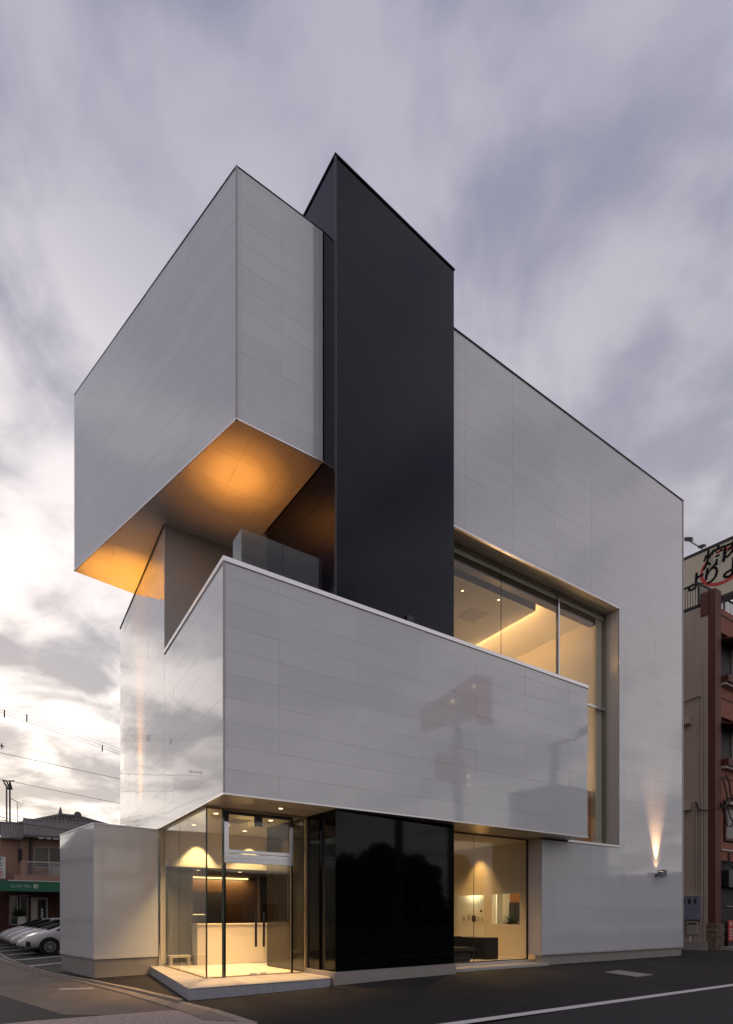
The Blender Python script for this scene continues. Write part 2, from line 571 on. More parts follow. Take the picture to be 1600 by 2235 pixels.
# kerb line: inner edge (lot side) and outer edge of the gutter
KIN = [(-4.3, 22.0), (-3.61, 16.6), (-3.35, 13.0), (-3.10, 10.2), (-2.51, 6.37), (-1.82, 3.98), (-1.24, 1.70), (-0.86, -0.30), (-0.62, -1.5), (-0.50, -2.9)]
KOUT = [(-4.6, 22.0), (-4.0, 16.6), (-3.70, 13.2), (-3.22, 10.0), (-2.66, 6.3), (-2.10, 4.3), (-1.55, 1.50), (-1.24, -0.6), (-1.12, -1.6), (-1.10, -2.2)]
lot = KIN + [(-0.40, -4.60), (60, -4.60), (60, 40), (-3.6, 40)]
sheet('parking_lot', lot, -0.004, M['asphalt_new'], kind='structure')
sheet('road', [(-0.40, -4.60), (-1.0, -9.0), (-3, -13), (120, -13), (120, -4.60)], -0.008, M['asphalt_road'], kind='structure')
sheet('side_road', [(-4.6, 60), (-4.6, 22)] + KOUT[1:] + [(-1.2, -2.6), (-14, -2.6), (-14, 60)], -0.010, M['concrete_road'], kind='structure')
sheet('patched_asphalt', [(-3.85, 3.4), (-2.80, -0.57), (-2.10, -1.02), (-3.0, -1.3), (-8, -1.0), (-8, 5)], -0.006, M['asphalt_road'], kind='structure')
# coarse concrete apron at the corner
sheet('concrete_apron', [(-6, -1.2), (-3.2, -0.92), (-1.9, -1.02), (-1.3, -1.05), (-1.05, -1.25), (-0.66, -1.75), (-0.55, -2.6), (-0.48, -4.0), (-1.0, -9.0), (-12, -9), (-12, -1.6)], -0.002, M['concrete_coarse'], kind='structure')


def lerp2(a, b, t):
    return (a[0] + (b[0] - a[0]) * t, a[1] + (b[1] - a[1]) * t)


kroot = empty('kerb', (-1.24, 1.70, -0.06), 'curved concrete kerb and gutter between dark lot and tan side road', 'kerb')
seg = []
for i in range(len(KIN) - 1):
    d = math.dist(KIN[i], KIN[i + 1])
    n = max(1, round(d / 1.0))
    if i == len(KIN) - 2:
        n = 1
    for k in range(n):
        a0, a1 = lerp2(KIN[i], KIN[i + 1], k / n), lerp2(KIN[i], KIN[i + 1], (k + 1) / n)
        b0, b1 = lerp2(KOUT[i], KOUT[i + 1], k / n), lerp2(KOUT[i], KOUT[i + 1], (k + 1) / n)
        seg.append((a0, a1, b0, b1))
for a0, a1, b0, b1 in seg:
    c0, c1 = lerp2(a0, b0, 0.32), lerp2(a1, b1, 0.32)
    g = 0.006
    a1g, c1g, b1g = lerp2(a1, a0, g), lerp2(c1, c0, g), lerp2(b1, b0, g)
    z = -0.06
    h = 0.055 if a0[1] > -0.2 else 0.012
    MB().prism([a0, a1g, c1g, c0], z - 0.1, z + h + rnd.uniform(-0.004, 0.004)).build('kerb_stone', M['kerb'], kroot)
    MB().prism([lerp2(c0, b0, 0.04), lerp2(c1g, b1g, 0.04), b1g, b0], z - 0.1, z + 0.010 + rnd.uniform(-0.002, 0.002)).build('gutter_slab', M['gutter'], kroot)

# road line and stall lines, cover plate
lw = MB()
lw.prism([(1.0, -4.78), (60, -4.74), (60, -4.58), (1.0, -4.60)], 0.0, 0.0045)
o = lw.build('road_line', M['white_paint'], kind='structure')
for s0, s1 in (((-2.9, 9.5), (0.6, 12.4)), ((-3.14, 12.5), (0.4, 15.4)), ((-3.38, 15.5), (0.2, 18.4)), ((-3.62, 18.5), (-0.1, 21.4)), ((-3.86, 21.5), (-0.4, 24.4)), ((-4.0, 24.5), (-0.6, 27.4))):
    d = (Vector(s1) - Vector(s0)).normalized()
    nn = Vector((-d.y, d.x))
    p = MB()
    for off in (-0.13, 0.07):
        q = [Vector(s0) + nn * off, Vector(s1) + nn * off, Vector(s1) + nn * (off + 0.085), Vector(s0) + nn * (off + 0.085)]
        p.prism([tuple(x) for x in q], -0.062, -0.0565)
    p.build('parking_line', M['white_paint'], kind='structure')
f = MB().prism([(-2.62, 2.75), (-1.95, 2.55), (-1.93, 2.85), (-2.55, 3.10)], -0.068, -0.0640)
f.build('faded_road_marking', M['faded_paint'], kind='structure')
cv = MB().prism([(9.88, -1.53), (10.67, -1.43), (10.30, -2.60), (9.50, -2.66)], -0.02, 0.006)
tag(cv.build('utility_cover', M['iron']), 'flat grey rectangular utility cover set in dark asphalt', 'utility cover')

# ================================================================== the white building
B = empty('white_building', (2.5, 0.5, 0.0), 'large white panelled building of stacked overhanging blocks around a black tower', 'building')
ZS, ZT = 3.852, 8.456      # soffit and parapet top of the projecting storey
ZU, ZR = 11.80, 17.07      # soffit and roof of the cantilevered block
ZM, ZH = 17.20, 11.90      # main block roof and head of its big opening
ZTT = 18.28                # tower top
TA = R(3.824)
TL = Vector((2.583, 0.134))
tu = Vector((math.cos(TA), math.sin(TA)))
tv = Vector((-math.sin(TA), math.cos(TA)))
TW, TD = 3.722, 3.25


def T2(a, b):
    p = TL + tu * a + tv * b
    return (p.x, p.y)


CELLS = []       # (size metric, part, matrix, w, h, material, name)


def clad(part, O, ex, W, H, m, name='panel', pw=1.85, ph=0.465, u0=0.0, z0=0.0, tilt=0.25, vis=1.0, th=0.012):
    """panels on the rectangle O + u*ex + z*up; outward normal = -(up x ex)"""
    ex = Vector((ex[0], ex[1], 0)).normalized()
    up = Vector((0, 0, 1))
    iny = up.cross(ex)
    O = Vector(O)
    us = [0.0]
    k = math.floor(u0 / pw)
    x = u0 - k * pw
    us += [x + i * pw for i in range(int((W - x) / pw) + 1) if 0.02 < x + i * pw < W - 0.02]
    us = sorted(set(us)) + [W]
    if x > 0.02 and x not in us:
        us = sorted(us + [x])
    zs = [0.0] + [z for z in (z0 + i * ph for i in range(60)) if 0.03 < z < H - 0.03] + [H]
    camp = cam.location
    for i in range(len(us) - 1):
        ct = rnd.gauss(0, tilt)
        for j in range(len(zs) - 1):
            w_, h_ = us[i + 1] - us[i], zs[j + 1] - zs[j]
            if w_ < 0.03 or h_ < 0.03:
                continue
            c = O + ex * (us[i] + w_ / 2) + up * (zs[j] + h_ / 2)
            rot = Matrix((ex, iny, up)).transposed().to_4x4()
            a1 = R(max(-0.27, min(0.27, ct * 0.6 + rnd.gauss(0, tilt * 0.3))))
            a2 = R(max(-0.5, min(0.5, rnd.gauss(0, tilt * 0.5))))
            mw = Matrix.Translation(c) @ rot @ Matrix.Rotation(a1, 4, 'Z') @ Matrix.Rotation(a2, 4, 'X')
            d = c - camp
            met = w_ * h_ * abs(d.normalized().dot(iny)) / d.length_squared * vis
            CELLS.append((met, part, mw, round(w_, 3), round(h_, 3), m, name, th))


def box_verts(w_, h_, th, gx=0.0016, gz_=0.0030):
    x, z = w_ / 2 - gx / 2, h_ / 2 - gz_ / 2
    vs = [(-x, 0, -z), (x, 0, -z), (x, 0, z), (-x, 0, z), (-x, -th, -z), (x, -th, -z), (x, -th, z), (-x, -th, z)]
    fs = [(4, 5, 6, 7), (0, 4, 7, 3), (5, 1, 2, 6), (7, 6, 2, 3), (0, 1, 5, 4)]
    return vs, fs


# --- projecting storey (mid block): shell in boxes behind its panels
mid = MB()
mid.box(0.02, 11.34, 0.02, 0.30, ZS + 0.004, ZT - 0.03)             # front wall and parapet
mid.box(0.02, 0.30, 0.30, 4.66, ZS + 0.004, ZT - 0.03)              # left wall and parapet
mid.box(0.30, 2.50, 0.30, 5.20, ZS + 0.004, 7.30)                   # floor body under the terrace
mid.box(6.34, 11.34, 0.30, 1.16, ZS + 0.004, 7.9)
midp = mid.build('projecting_storey', M['joint'], B)
clad(midp, (0, 0.02, ZS + 0.03), (1, 0), 11.343, 8.36 - ZS - 0.03, M['white'], u0=1.18, z0=0.0, vis=3)
clad(midp, (0.02, 4.63, ZS + 0.03), (0, -1), 4.63, 8.36 - ZS - 0.03, M['white'], u0=0.93, z0=0.0, tilt=0.16, vis=3)
t = MB()
t.box(-0.018, 11.36, -0.018, 0.32, 8.365, ZT)
t.box(-0.018, 0.32, 0.32, 4.63, 8.365, ZT)
t.build('parapet_coping', M['trim_white'], midp)
t = MB()
t.box(-0.012, 11.355, -0.012, 0.03, ZS - 0.004, ZS + 0.028)
t.box(-0.012, 0.03, 0.03, 5.15, ZS - 0.004, ZS + 0.028)
t.build('drip_edge', M['trim_white'], midp)
t = MB().box(-0.012, 0.022, -0.012, 0.022, ZS + 0.03, 8.36)
t.build('corner_trim', M['alu'], midp)
t = MB()
t.prism([(0.03, 0.03), (11.33, 0.03), (11.33, 1.15), (6.2, 1.15), (6.2, 5.2), (0.03, 5.2)], ZS - 0.002, ZS + 0.003)
t.build('soffit', M['soffit'], midp)
# long slot light in the entrance soffit
t = MB().box(0.75, 2.35, 0.62, 0.66, ZS - 0.006, ZS - 0.002)
t.build('slot_light', M['brass'], midp)

# --- left wing under the cantilever
wing = MB().box(0.02, 5.0, 4.65, 10.96, ZS + 0.004, ZU - 0.02).build('rear_wing', M['joint'], B)
clad(wing, (0.02, 10.962, ZS + 0.03), (0, -1), 10.962 - 4.63, ZU - ZS - 0.06, M['white'], u0=0.78, z0=0.0, tilt=0.2, vis=2)
t = MB().box(0.014, 5.0, 4.622, 4.652, 7.3, ZU - 0.004)
t.build('terrace_wall', M['grey_wall'], wing)
t = MB().box(-0.015, 0.4, 4.64, 10.99, ZU - 0.03, ZU - 0.003)
t.build('wall_coping', M['trim_dark'], wing)
t = MB().box(0.30, 2.6, 0.30, 4.62, 7.30, 7.34)
t.build('terrace_floor', M['plinth'], midp)

# --- cantilevered top block
UP = [(0.504, 0.643), (2.535, 0.643), (2.34, 3.6), (4.8, 3.9), (4.8, 9.2), (-1.74, 8.13)]
top = MB().prism(UP, ZU + 0.004, ZR - 0.02).build('cantilevered_block', M['joint_pale'], B)
clad(top, (0.504, 0.643, ZU + 0.03), (1, 0), 2.036, ZR - ZU - 0.054, M['white'], u0=1.02, z0=0.0, pw=0.93, vis=2, tilt=0.15)
e = Vector((0.504 + 1.76, 0.623 - 8.153))
clad(top, (-1.748, 8.143, ZU + 0.03), (e.x, e.y), e.length, ZR - ZU - 0.054, M['white'], u0=0.46, z0=0.0, vis=2, tilt=0.12)


def edge_band(poly, z0, z1, out_, inn, idx, name, m, parent):
    """band along chosen edges of a plan polygon"""
    q = MB()
    n = len(poly)
    for i in idx:
        a, b = Vector(poly[i]), Vector(poly[(i + 1) % n])
        d = (b - a).normalized()
        nn = Vector((d.y, -d.x))
        q.prism([tuple(a - d * out_ + nn * out_), tuple(b + d * out_ + nn * out_), tuple(b + d * out_ - nn * inn), tuple(a - d * out_ - nn * inn)], z0, z1 + 0.0007 * i)
    return q.build(name, m, parent)


edge_band(UP, ZR - 0.022, ZR, 0.022, 0.15, (0, 5), 'roof_coping', M['trim_dark'], top)
edge_band(UP, ZU - 0.002, ZU + 0.026, 0.026, 0.02, (0, 5, 4), 'drip_edge', M['trim_white'], top)
t = MB().box(0.475, 0.515, 0.612, 0.645, ZU + 0.03, ZR - 0.025)
t.build('corner_trim', M['alu'], top)
# soffit of the cantilever, boarded in large sheets parallel to the front
so_ = []
xs = [-2.2, -0.93, 0.0, 0.93, 1.86, 2.8, 4.8]
ys = [0.60, 1.56, 2.47, 3.40, 4.33, 5.26, 6.2, 7.1, 8.0, 9.3]


def clip_poly(poly, axis, val, keep_less):
    res = []
    n = len(poly)
    for i in range(n):
        a, b = poly[i], poly[(i + 1) % n]
        ina = (a[axis] <= val) == keep_less
        inb = (b[axis] <= val) == keep_less
        if ina:
            res.append(a)
        if ina != inb:
            tt = (val - a[axis]) / (b[axis] - a[axis])
            res.append((a[0] + (b[0] - a[0]) * tt, a[1] + (b[1] - a[1]) * tt))
    return res


for i in range(len(xs) - 1):
    for j in range(len(ys) - 1):
        p = UP
        for ax, v, less in ((0, xs[i] + 0.002, False), (0, xs[i + 1] - 0.002, True), (1, ys[j] + 0.002, False), (1, ys[j + 1] - 0.002, True)):
            p = clip_poly(p, ax, v, less)
            if len(p) < 3:
                break
        if len(p) >= 3:
            MB().prism(p, ZU - 0.012, ZU + 0.003).build('soffit_board', M['soffit'], top)

# --- black tower
tow = MB().prism([T2(0.02, 0.02), T2(TW - 0.02, 0.02), T2(TW - 0.02, TD - .02), T2(0.02, TD - .02)], 0.0, ZTT - 0.03).build('black_tower', M['black_joint'], B)
clad(tow, (*T2(0.0, 0.02), 7.4), tuple(tu), TW, ZTT - 7.45, M['black'], name='dark_panel', u0=0.95, z0=0.30, tilt=0.10)
p_ = T2(0.02, TD)
clad(tow, (*p_, 7.4), tuple(-tv), TD, ZTT - 7.45, M['black'], name='dark_panel', u0=1.4, z0=0.30, tilt=0.05, pw=1.85)
q = MB()
q.prism([T2(-0.02, -0.02), T2(TW + 0.02, -0.02), T2(TW + 0.02, 0.1), T2(-0.02, 0.1)], ZTT - 0.028, ZTT)
q.prism([T2(-0.02, 0.1), T2(0.1, 0.1), T2(0.1, TD), T2(-0.02, TD)], ZTT - 0.028, ZTT - 0.0005)
q.build('roof_coping', M['trim_dark'], tow)
q = MB().prism([T2(-0.012, -0.012), T2(0.03, -0.012), T2(0.03, 0.03), T2(-0.012, 0.03)], 7.4, ZTT - 0.055)
q.build('corner_trim', M['trim_dark'], tow)
# black glass foot of the tower
for a0, a1 in ((0.0, 0.96), (0.96, 2.76), (2.76, TW)):
    MB().prism([T2(a0 + 0.003, 0.0), T2(a1 - 0.003, 0.0), T2(a1 - 0.003, 0.019), T2(a0 + 0.003, 0.019)], 0.27, ZS - 0.004).build('glass_sheet', M['black_glass'], tow)
for b0, b1 in ((0.02, 0.42), (0.56, 1.22), (1.34, TD)):
    MB().prism([T2(0.0, b0 + 0.003), T2(0.019, b0 + 0.003), T2(0.019, b1 - 0.003), T2(0.0, b1 - 0.003)], 0.27 if b0 < 1.3 else 0.17, ZS - 0.004).build('glass_sheet', M['black_glass'] if b0 < 1.3 else M['black_lacquer'], tow)
MB().prism([T2(-0.10, -0.10), T2(TW - 0.03, -0.10), T2(TW - 0.03, 0.03), T2(0.03, 0.03), T2(0.03, 1.15), T2(-0.10, 1.15)], -0.10, 0.255).build('plinth', M['plinth'], tow)

# --- main block on the right with the big opening
main = MB()
main.box(5.6, 18.12, 0.74, 12.0, ZH + 0.004, ZM - 0.03)
main.box(14.08, 18.12, 0.74, 12.0, 0.31, ZH + 0.004)
main.box(10.14, 14.08, 0.74, 1.02, 0.31, 3.80)
main.box(10.46, 14.08, 6.8, 12.0, 0.0, ZH)
mainp = main.build('main_block', M['joint_pale'], B)
zb = 0.335
clad(mainp, (5.6, 0.72, ZH + 0.03), (1, 0), 18.14 - 5.6, ZM - 0.03 - ZH - 0.03, M['white'], u0=1.4, z0=0.09, tilt=0.12, vis=1)
clad(mainp, (14.075, 0.72, zb), (1, 0), 18.14 - 14.075, ZH + 0.03 - zb, M['white'], u0=0.36, z0=0.0, tilt=0.12, vis=1)
clad(mainp, (10.12, 0.72, zb), (1, 0), 14.075 - 10.12, 3.80 - zb, M['white'], u0=0.63, z0=0.0, tilt=0.12, vis=1)
q = MB().box(5.6, 18.16, 0.682, 0.80, ZM - 0.026, ZM)
q.build('roof_coping', M['trim_dark'], mainp)
MB().box(18.12, 18.155, 0.685, 0.76, 0.31, ZM - 0.052).build('corner_trim', M['alu'], mainp)
MB().box(10.11, 18.15, 0.688, 0.75, 0.30, 0.333).build('drip_edge', M['trim_white'], mainp)
MB().box(10.17, 18.11, 0.75, 1.0, -0.1, 0.298).build('plinth', M['plinth'], mainp)
MB().box(5.6, 14.09, 0.69, 0.76, ZH - 0.004, ZH + 0.028).build('head_trim', M['trim_white'], mainp)
MB().box(5.7, 14.06, 0.76, 1.36, ZH + 0.006, ZH + 0.012).build('head_soffit', M['soffit'], mainp)
MB().box(14.062, 14.078, 0.75, 1.36, 3.88, ZH).build('opening_reveal', M['soffit'], mainp)
MB().box(11.30, 14.07, 0.675, 1.30, 3.806, 3.878).build('sill', M['trim_white'], mainp)
MB().box(10.122, 10.138, 0.76, 1.26, 0.30, ZS).build('opening_reveal', M['soffit'], mainp)
MB().box(18.08, 18.12, 1.0, 12.0, -0.05, 0.31).build('plinth', M['plinth'], mainp)

# --- annex (low block, turned about ten degrees)
AA = R(10.4)
au, av = Vector((math.cos(AA), math.sin(AA))), Vector((-math.sin(AA), math.cos(AA)))
A0 = Vector((-1.67, 4.79))


def A2(a, b):
    p = A0 + au * a + av * b
    return (p.x, p.y)


AW, AL = 1.66, 2.85
ann = MB().prism([A2(0.02, 0.02), A2(AW, 0.02), A2(AW + .5, AL - .02), A2(0.02, AL - .02)], 0.40, 3.80).build('annex', M['joint'], B)
MB().prism([A2(0, 0), A2(AW, 0), A2(AW, 0.018), A2(0, 0.018)], 0.44, 3.79).build('panel', M['white'], ann)
MB().prism([A2(0, 0.021), A2(0.018, 0.021), A2(0.018, AL), A2(0, AL)], 0.44, 3.79).build('panel', M['white'], ann)
MB().prism([A2(-0.015, -0.015), A2(AW, -0.015), A2(AW + .5, AL + .01), A2(-0.015, AL + .01)], 3.793, 3.825).build('roof_coping', M['trim_white'], ann)
MB().prism([A2(-0.012, -0.012), A2(AW, -0.012), A2(AW, 0.05), A2(0.05, 0.05), A2(0.05, AL), A2(-0.012, AL)], 0.405, 0.437).build('drip_edge', M['trim_white'], ann)
MB().prism([A2(0.03, 0.03), A2(AW + .02, 0.03), A2(AW + .5, AL - .03), A2(0.03, AL - .03)], -0.15, 0.403).build('plinth', M['plinth'], ann)
MB().prism([A2(AW + 0.005, -0.01), A2(AW + 0.05, -0.01), A2(AW + 0.05, 0.06), A2(AW + 0.005, 0.06)], 0.16, ZS - 0.01).build('corner_post', M['steel'], ann)

# --- panels become objects; the smallest-looking ones are joined
white = sorted([c for c in CELLS if c[6] == 'panel'], key=lambda c: -c[0])
dark_ = sorted([c for c in CELLS if c[6] != 'panel'], key=lambda c: -c[0])
cache = {}


def cell_mesh(w_, h_, m, th):
    k = (w_, h_, m.name, th)
    if k not in cache:
        me = bpy.data.meshes.new('panel')
        vs, fs = box_verts(w_, h_, th)
        me.from_pydata(vs, [], fs)
        me.materials.append(m)
        cache[k] = me
    return cache[k]


for lst, lim in ((white, 285), (dark_, 285)):
    for met, part, mw, w_, h_, m, nm, th in lst[:lim]:
        link(nm, cell_mesh(w_, h_, m, th), part, mw)
rest = MB()
for met, part, mw, w_, h_, m, nm, th in white[285:]:
    vs, fs = box_verts(w_, h_, th)
    rest.add([mw @ Vector(v) for v in vs], fs)
if rest.v:
    rest.build('panel_field', M['white'], B, kind='stuff')

# --- entrance platform, floors
plat = MB()
plat.prism([(-0.72, -0.16), (2.30, -0.07), (2.62, 0.30), (2.45, 1.4), (2.3, 3.4), (6.2, 3.75), (6.2, 8.2), (-0.02, 8.2), (-0.02, 5.1), (-0.27, 5.05)], -0.12, 0.148)
platp = plat.build('entrance_platform', M['stone_side'], B)
# paving slabs on the platform
XS = [-0.9, -0.12, 0.48, 1.08, 1.68, 2.28, 2.9]
YS = [-0.3, 0.44, 1.04, 1.64, 2.24, 2.84, 3.44, 4.04, 4.64, 5.4]
PP = [(-0.72, -0.16), (2.30, -0.07), (2.50, 0.30), (2.45, 1.4), (2.36, 3.4), (2.3, 5.05), (-0.27, 5.05)]
for i in range(len(XS) - 1):
    for j in range(len(YS) - 1):
        p = PP
        for ax, v, less in ((0, XS[i] + 0.0015, False), (0, XS[i + 1] - 0.0015, True), (1, YS[j] + 0.0015, False), (1, YS[j + 1] - 0.0015, True)):
            p = clip_poly(p, ax, v, less)
            if len(p) < 3:
                break
        if len(p) >= 3:
            MB().prism(p, 0.13, 0.156 + rnd.uniform(-.0006, .0006)).build('paving_slab', M['stone'], platp)
slab = MB()
slab.box(6.28, 10.30, 0.60, 1.14, -0.05, 0.075)
slab.build('window_step', M['stone'], B)
MB().box(6.28, 10.45, 1.14, 7.0, -0.05, 0.15).build('waiting_room_floor', M['stone'], B)

# --- entrance glazing
GX, GY = 0.085, 1.335
F0 = 0.165
LP = [(GX - 0.03, 5.10), (GX - 0.03, GY - 0.03), (2.47, GY - 0.03), (2.47, GY + 0.03), (GX + 0.03, GY + 0.03), (GX + 0.03, 5.10)]


def lprism(poly, z0, z1):
    """concave plan: caps as two quads"""
    q_ = MB()
    n_ = len(poly)
    vs_ = [(p[0], p[1], z0) for p in poly] + [(p[0], p[1], z1) for p in poly]
    fs_ = [(n_ + i, n_ + (i + 1) % n_, (i + 1) % n_, i)[::-1] for i in range(n_)]
    fs_ += [(0, 5, 4, 1), (1, 4, 3, 2), (6, 7, 10, 11), (7, 8, 9, 10)]
    return q_.add(vs_, fs_)


egp = lprism(LP, F0 - 0.008, F0 + 0.010).build('entrance_glazing', M['brass'], B)
lprism(LP, ZS - 0.056, ZS - 0.0045).build('head_rail', M['brass'], egp)


def pane(x0, x1, y0, y1, z0, z1, parent, m='glass', name='pane'):
    return MB().box(x0, x1, y0, y1, z0, z1).build(name, M[m], parent)


pane(GX - 0.006, GX + 0.006, GY + 0.02, 3.465, F0 + 0.02, ZS - 0.05, egp)
pane(GX - 0.006, GX + 0.006, 3.475, 5.10, F0 + 0.02, ZS - 0.05, egp)
pane(GX + 0.02, 0.43, GY - 0.006, GY + 0.006, F0 + 0.005, ZS - 0.06, egp)
pane(2.16, 2.44, GY - 0.006, GY + 0.006, F0 + 0.005, ZS - 0.06, egp)
MB().box(GX - 0.012, GX + 0.018, GY - 0.012, GY + 0.018, F0, ZS - 0.005).build('corner_post', M['glass_edge'], egp)
MB().box(GX - 0.004, GX + 0.004, 3.466, 3.474, F0 + 0.02, ZS - 0.05).build('silicone_joint', M['glass_edge'], egp)
MB().box(0.43, 0.455, GY - 0.075, GY + 0.01, F0, ZS - 0.06).build('glass_fin', M['glass_edge'], egp)
q = MB().box(2.445, 2.475, GY - 0.03, GY + 0.02, F0, ZS - 0.06)
q.box(2.487, 2.505, GY - 0.03, GY + 0.02, F0, ZS - 0.06)
q.build('end_post', M['brass'], egp)
# door frame with transom window
DX0, DX1 = 0.47, 2.125
q = MB()
q.box(DX0, DX0 + 0.10, GY - 0.03, GY + 0.03, 2.76, ZS - 0.30)
q.box(DX1 - 0.075, DX1, GY - 0.03, GY + 0.03, 2.76, ZS - 0.30)
q.box(DX0, DX1, GY - 0.034, GY + 0.03, 2.66, 2.755)
q.box(DX0 + 0.10, DX1 - 0.075, GY - 0.03, GY + 0.03, 2.76, 2.86)
q.box(DX0 + 0.10, DX1 - 0.075, GY - 0.040, GY + 0.03, 2.875, 2.945)
dfp = q.build('door_frame', M['steel'], B)
q = MB()
q.box(DX0, DX0 + 0.10, GY - 0.031, GY + 0.031, ZS - 0.30, ZS - 0.062)
q.box(DX1 - 0.075, DX1, GY - 0.031, GY + 0.031, ZS - 0.30, ZS - 0.062)
q.box(DX0 + 0.10, DX1 - 0.075, GY - 0.02, GY + 0.02, ZS - 0.13, ZS - 0.062)
q.build('frame_head', M['trim_dark'], dfp)
MB().box(DX0 - 0.005, DX0 + 0.035, GY - 0.032, GY + 0.032, F0, 2.66).build('door_jamb', M['black_lacquer'], dfp)
MB().box(DX1 - 0.04, DX1, GY - 0.032, GY + 0.032, F0, 2.66).build('door_jamb', M['black_lacquer'], dfp)
q = MB().box(DX1 - 0.078, DX1 - 0.058, GY - 0.05, GY - 0.032, F0, 2.66)
q.build('edge_strip', M['brass'], dfp)
pane(DX0 + 0.10, DX1 - 0.075, GY - 0.006, GY + 0.006, 2.945, ZS - 0.13, dfp, name='transom_pane')
xm = (DX0 + DX1) / 2 - 0.01
for x0, x1, hx in ((DX0 + 0.04, xm - 0.003, xm - 0.12), (xm + 0.003, DX1 - 0.045, xm + 0.07)):
    d = pane(x0, x1, GY - 0.006, GY + 0.006, F0 + 0.012, 2.655, B, name='glass_door')
    h = MB()
    h.box(hx, hx + 0.045, GY - 0.075, GY - 0.045, 0.80, 1.58)
    h.box(hx + 0.012, hx + 0.033, GY - 0.050, GY - 0.006, 0.88, 0.90)
    h.box(hx + 0.012, hx + 0.033, GY - 0.050, GY - 0.006, 1.48, 1.50)
    h.build('handle', M['lamp_black'], d)
    b_ = MB().box(x0 + (0.55 if hx < xm else 0.02), x0 + (0.72 if hx < xm else 0.18), GY - 0.012, GY + 0.012, F0 + 0.012, F0 + 0.05)
    b_.build('floor_hinge', M['steel'], d)
MB().box(1.22, 1.38, GY + 0.02, GY + 0.12, ZS - 0.33, ZS - 0.07).build('door_sensor', M['trim_dark'], B)

# --- entrance interior
q = MB()
q.box(0.0, 6.2, 5.20, 5.32, 2.86, ZS - 0.004)
q.box(-0.0, 0.16, 5.12, 5.32, 0.15, 2.86)
q.build('back_wall', M['beige'], B)
q = MB()
q.box(0.16, 6.2, 7.9, 8.0, 0.15, 2.9)
q.box(6.06, 6.2, 5.33, 7.9, 0.15, 2.9)
q.box(0.16, 0.30, 5.34, 7.9, 0.15, 2.9)
q.build('alcove_wall', M['dark_wood'], B)
MB().box(0.16, 6.2, 5.18, 7.9, 2.80, 2.858).build('alcove_ceiling', M['dark_int'], B)
sl_ = MB().box(0.17, 0.80, 5.22, 5.27, 0.20, 2.80).build('slate_door', M['slate'], B)
MB().box(0.805, 0.93, 5.22, 5.27, 0.20, 2.80).build('slate_panel', M['slate'], B)
MB().box(0.30, 0.33, 5.16, 5.20, 0.9, 1.55).build('door_pull', M['steel'], B)
MB().box(1.62, 2.75, 7.86, 7.90, 0.2, 2.30).build('tall_cabinet', M['dark_int'], B)
MB().box(3.05, 3.10, 5.6, 5.65, 0.2, 2.7).build('door_post', M['dark_wood'], B)
MB().box(3.10, 3.9, 5.6, 5.64, 0.2, 2.7).build('side_door', M['black_lacquer'], B)
sh = MB().box(0.95, 2.0, 7.55, 7.88, 1.55, 1.60).build('wall_shelf', M['dark_wood'], B)
MB().box(0.95, 2.0, 7.57, 7.60, 1.530, 1.548).build('led_strip', M['led'], sh)
MB().box(0.5, 3.6, 7.82, 7.87, 2.74, 2.78).build('cove_strip', M['led'], B)
MB().box(0.55, 0.60, 1.40, 1.45, ZS - 0.2, ZS - 0.01).build('ceiling_sensor', M['alu'], B)
q = MB()
q.box(1.05, 1.60, 2.6, 3.2, ZS - 0.014, ZS - 0.003)
vent = q.build('air_vent', M['alu'], B)
for k in range(4):
    MB().box(1.1, 1.55, 2.66 + k * 0.13, 2.70 + k * 0.13, ZS - 0.022, ZS - 0.015).build('slat', M['trim_dark'], vent)
for x, y in ((0.55, 2.1), (1.35, 1.9), (2.0, 2.3), (1.35, 3.6), (0.6, 4.0), (2.1, 4.3)):
    MB().disc((x, y, ZS - 0.004), (0, 0, -1), 0.055, 16, 0.006).build('downlight', M['lamp_glow'], B)
for x in (0.75, 1.15, 1.9, 2.4):
    MB().disc((x, 5.45, 2.799), (0, 0, -1), 0.05, 14, 0.006).build('downlight', M['lamp_glow'], B)
MB().disc((1.55, 0.75, ZS - 0.003), (0, 0, -1), 0.045, 14, 0.005).build('downlight', M['lamp_glow'], B)

# --- waiting room window (right of the tower)
q = MB()
q.box(6.26, 10.12, 1.22, 1.28, 0.151, 0.175)
q.box(6.26, 10.12, 1.22, 1.28, ZS - 0.035, ZS - 0.003)
ww = q.build('waiting_room_window', M['trim_dark'], B)
pane(6.28, 7.84, 1.244, 1.256, 0.175, ZS - 0.035, ww)
pane(7.85, 10.09, 1.244, 1.256, 0.175, ZS - 0.035, ww)
MB().box(7.841, 7.849, 1.24, 1.26, 0.175, ZS - 0.035).build('silicone_joint', M['steel'], ww)
MB().box(10.09, 10.12, 1.22, 1.28, 0.176, ZS - 0.036).build('jamb', M['trim_dark'], ww)
q = MB()
q.box(6.22, 10.6, 1.30, 7.0, ZS + 0.006, ZS + 0.10)
q.build('waiting_room_ceiling', M['ceiling'], B)
# side wall x = 10.45 with doorway and counter hatch
XW = 10.45
q = MB()
q.box(XW, XW + 0.14, 1.03, 1.85, 0.15, ZS)
q.box(XW, XW + 0.14, 1.85, 4.0, 2.22, ZS)
q.box(XW, XW + 0.14, 1.85, 3.05, 0.15, 1.21)
q.box(XW, XW + 0.14, 3.05, 3.42, 0.15, 2.22)
q.box(XW, XW + 0.14, 3.42, 4.9, 2.22, ZS) if False else None
q.box(XW, XW + 0.14, 4.0, 7.0, 2.22, ZS)
q.box(XW, XW + 0.14, 5.2, 7.0, 0.15, 2.22)
q.box(6.2, XW, 6.9, 7.0, 0.15, ZS)
q.build('partition_wall', M['beige'], B)
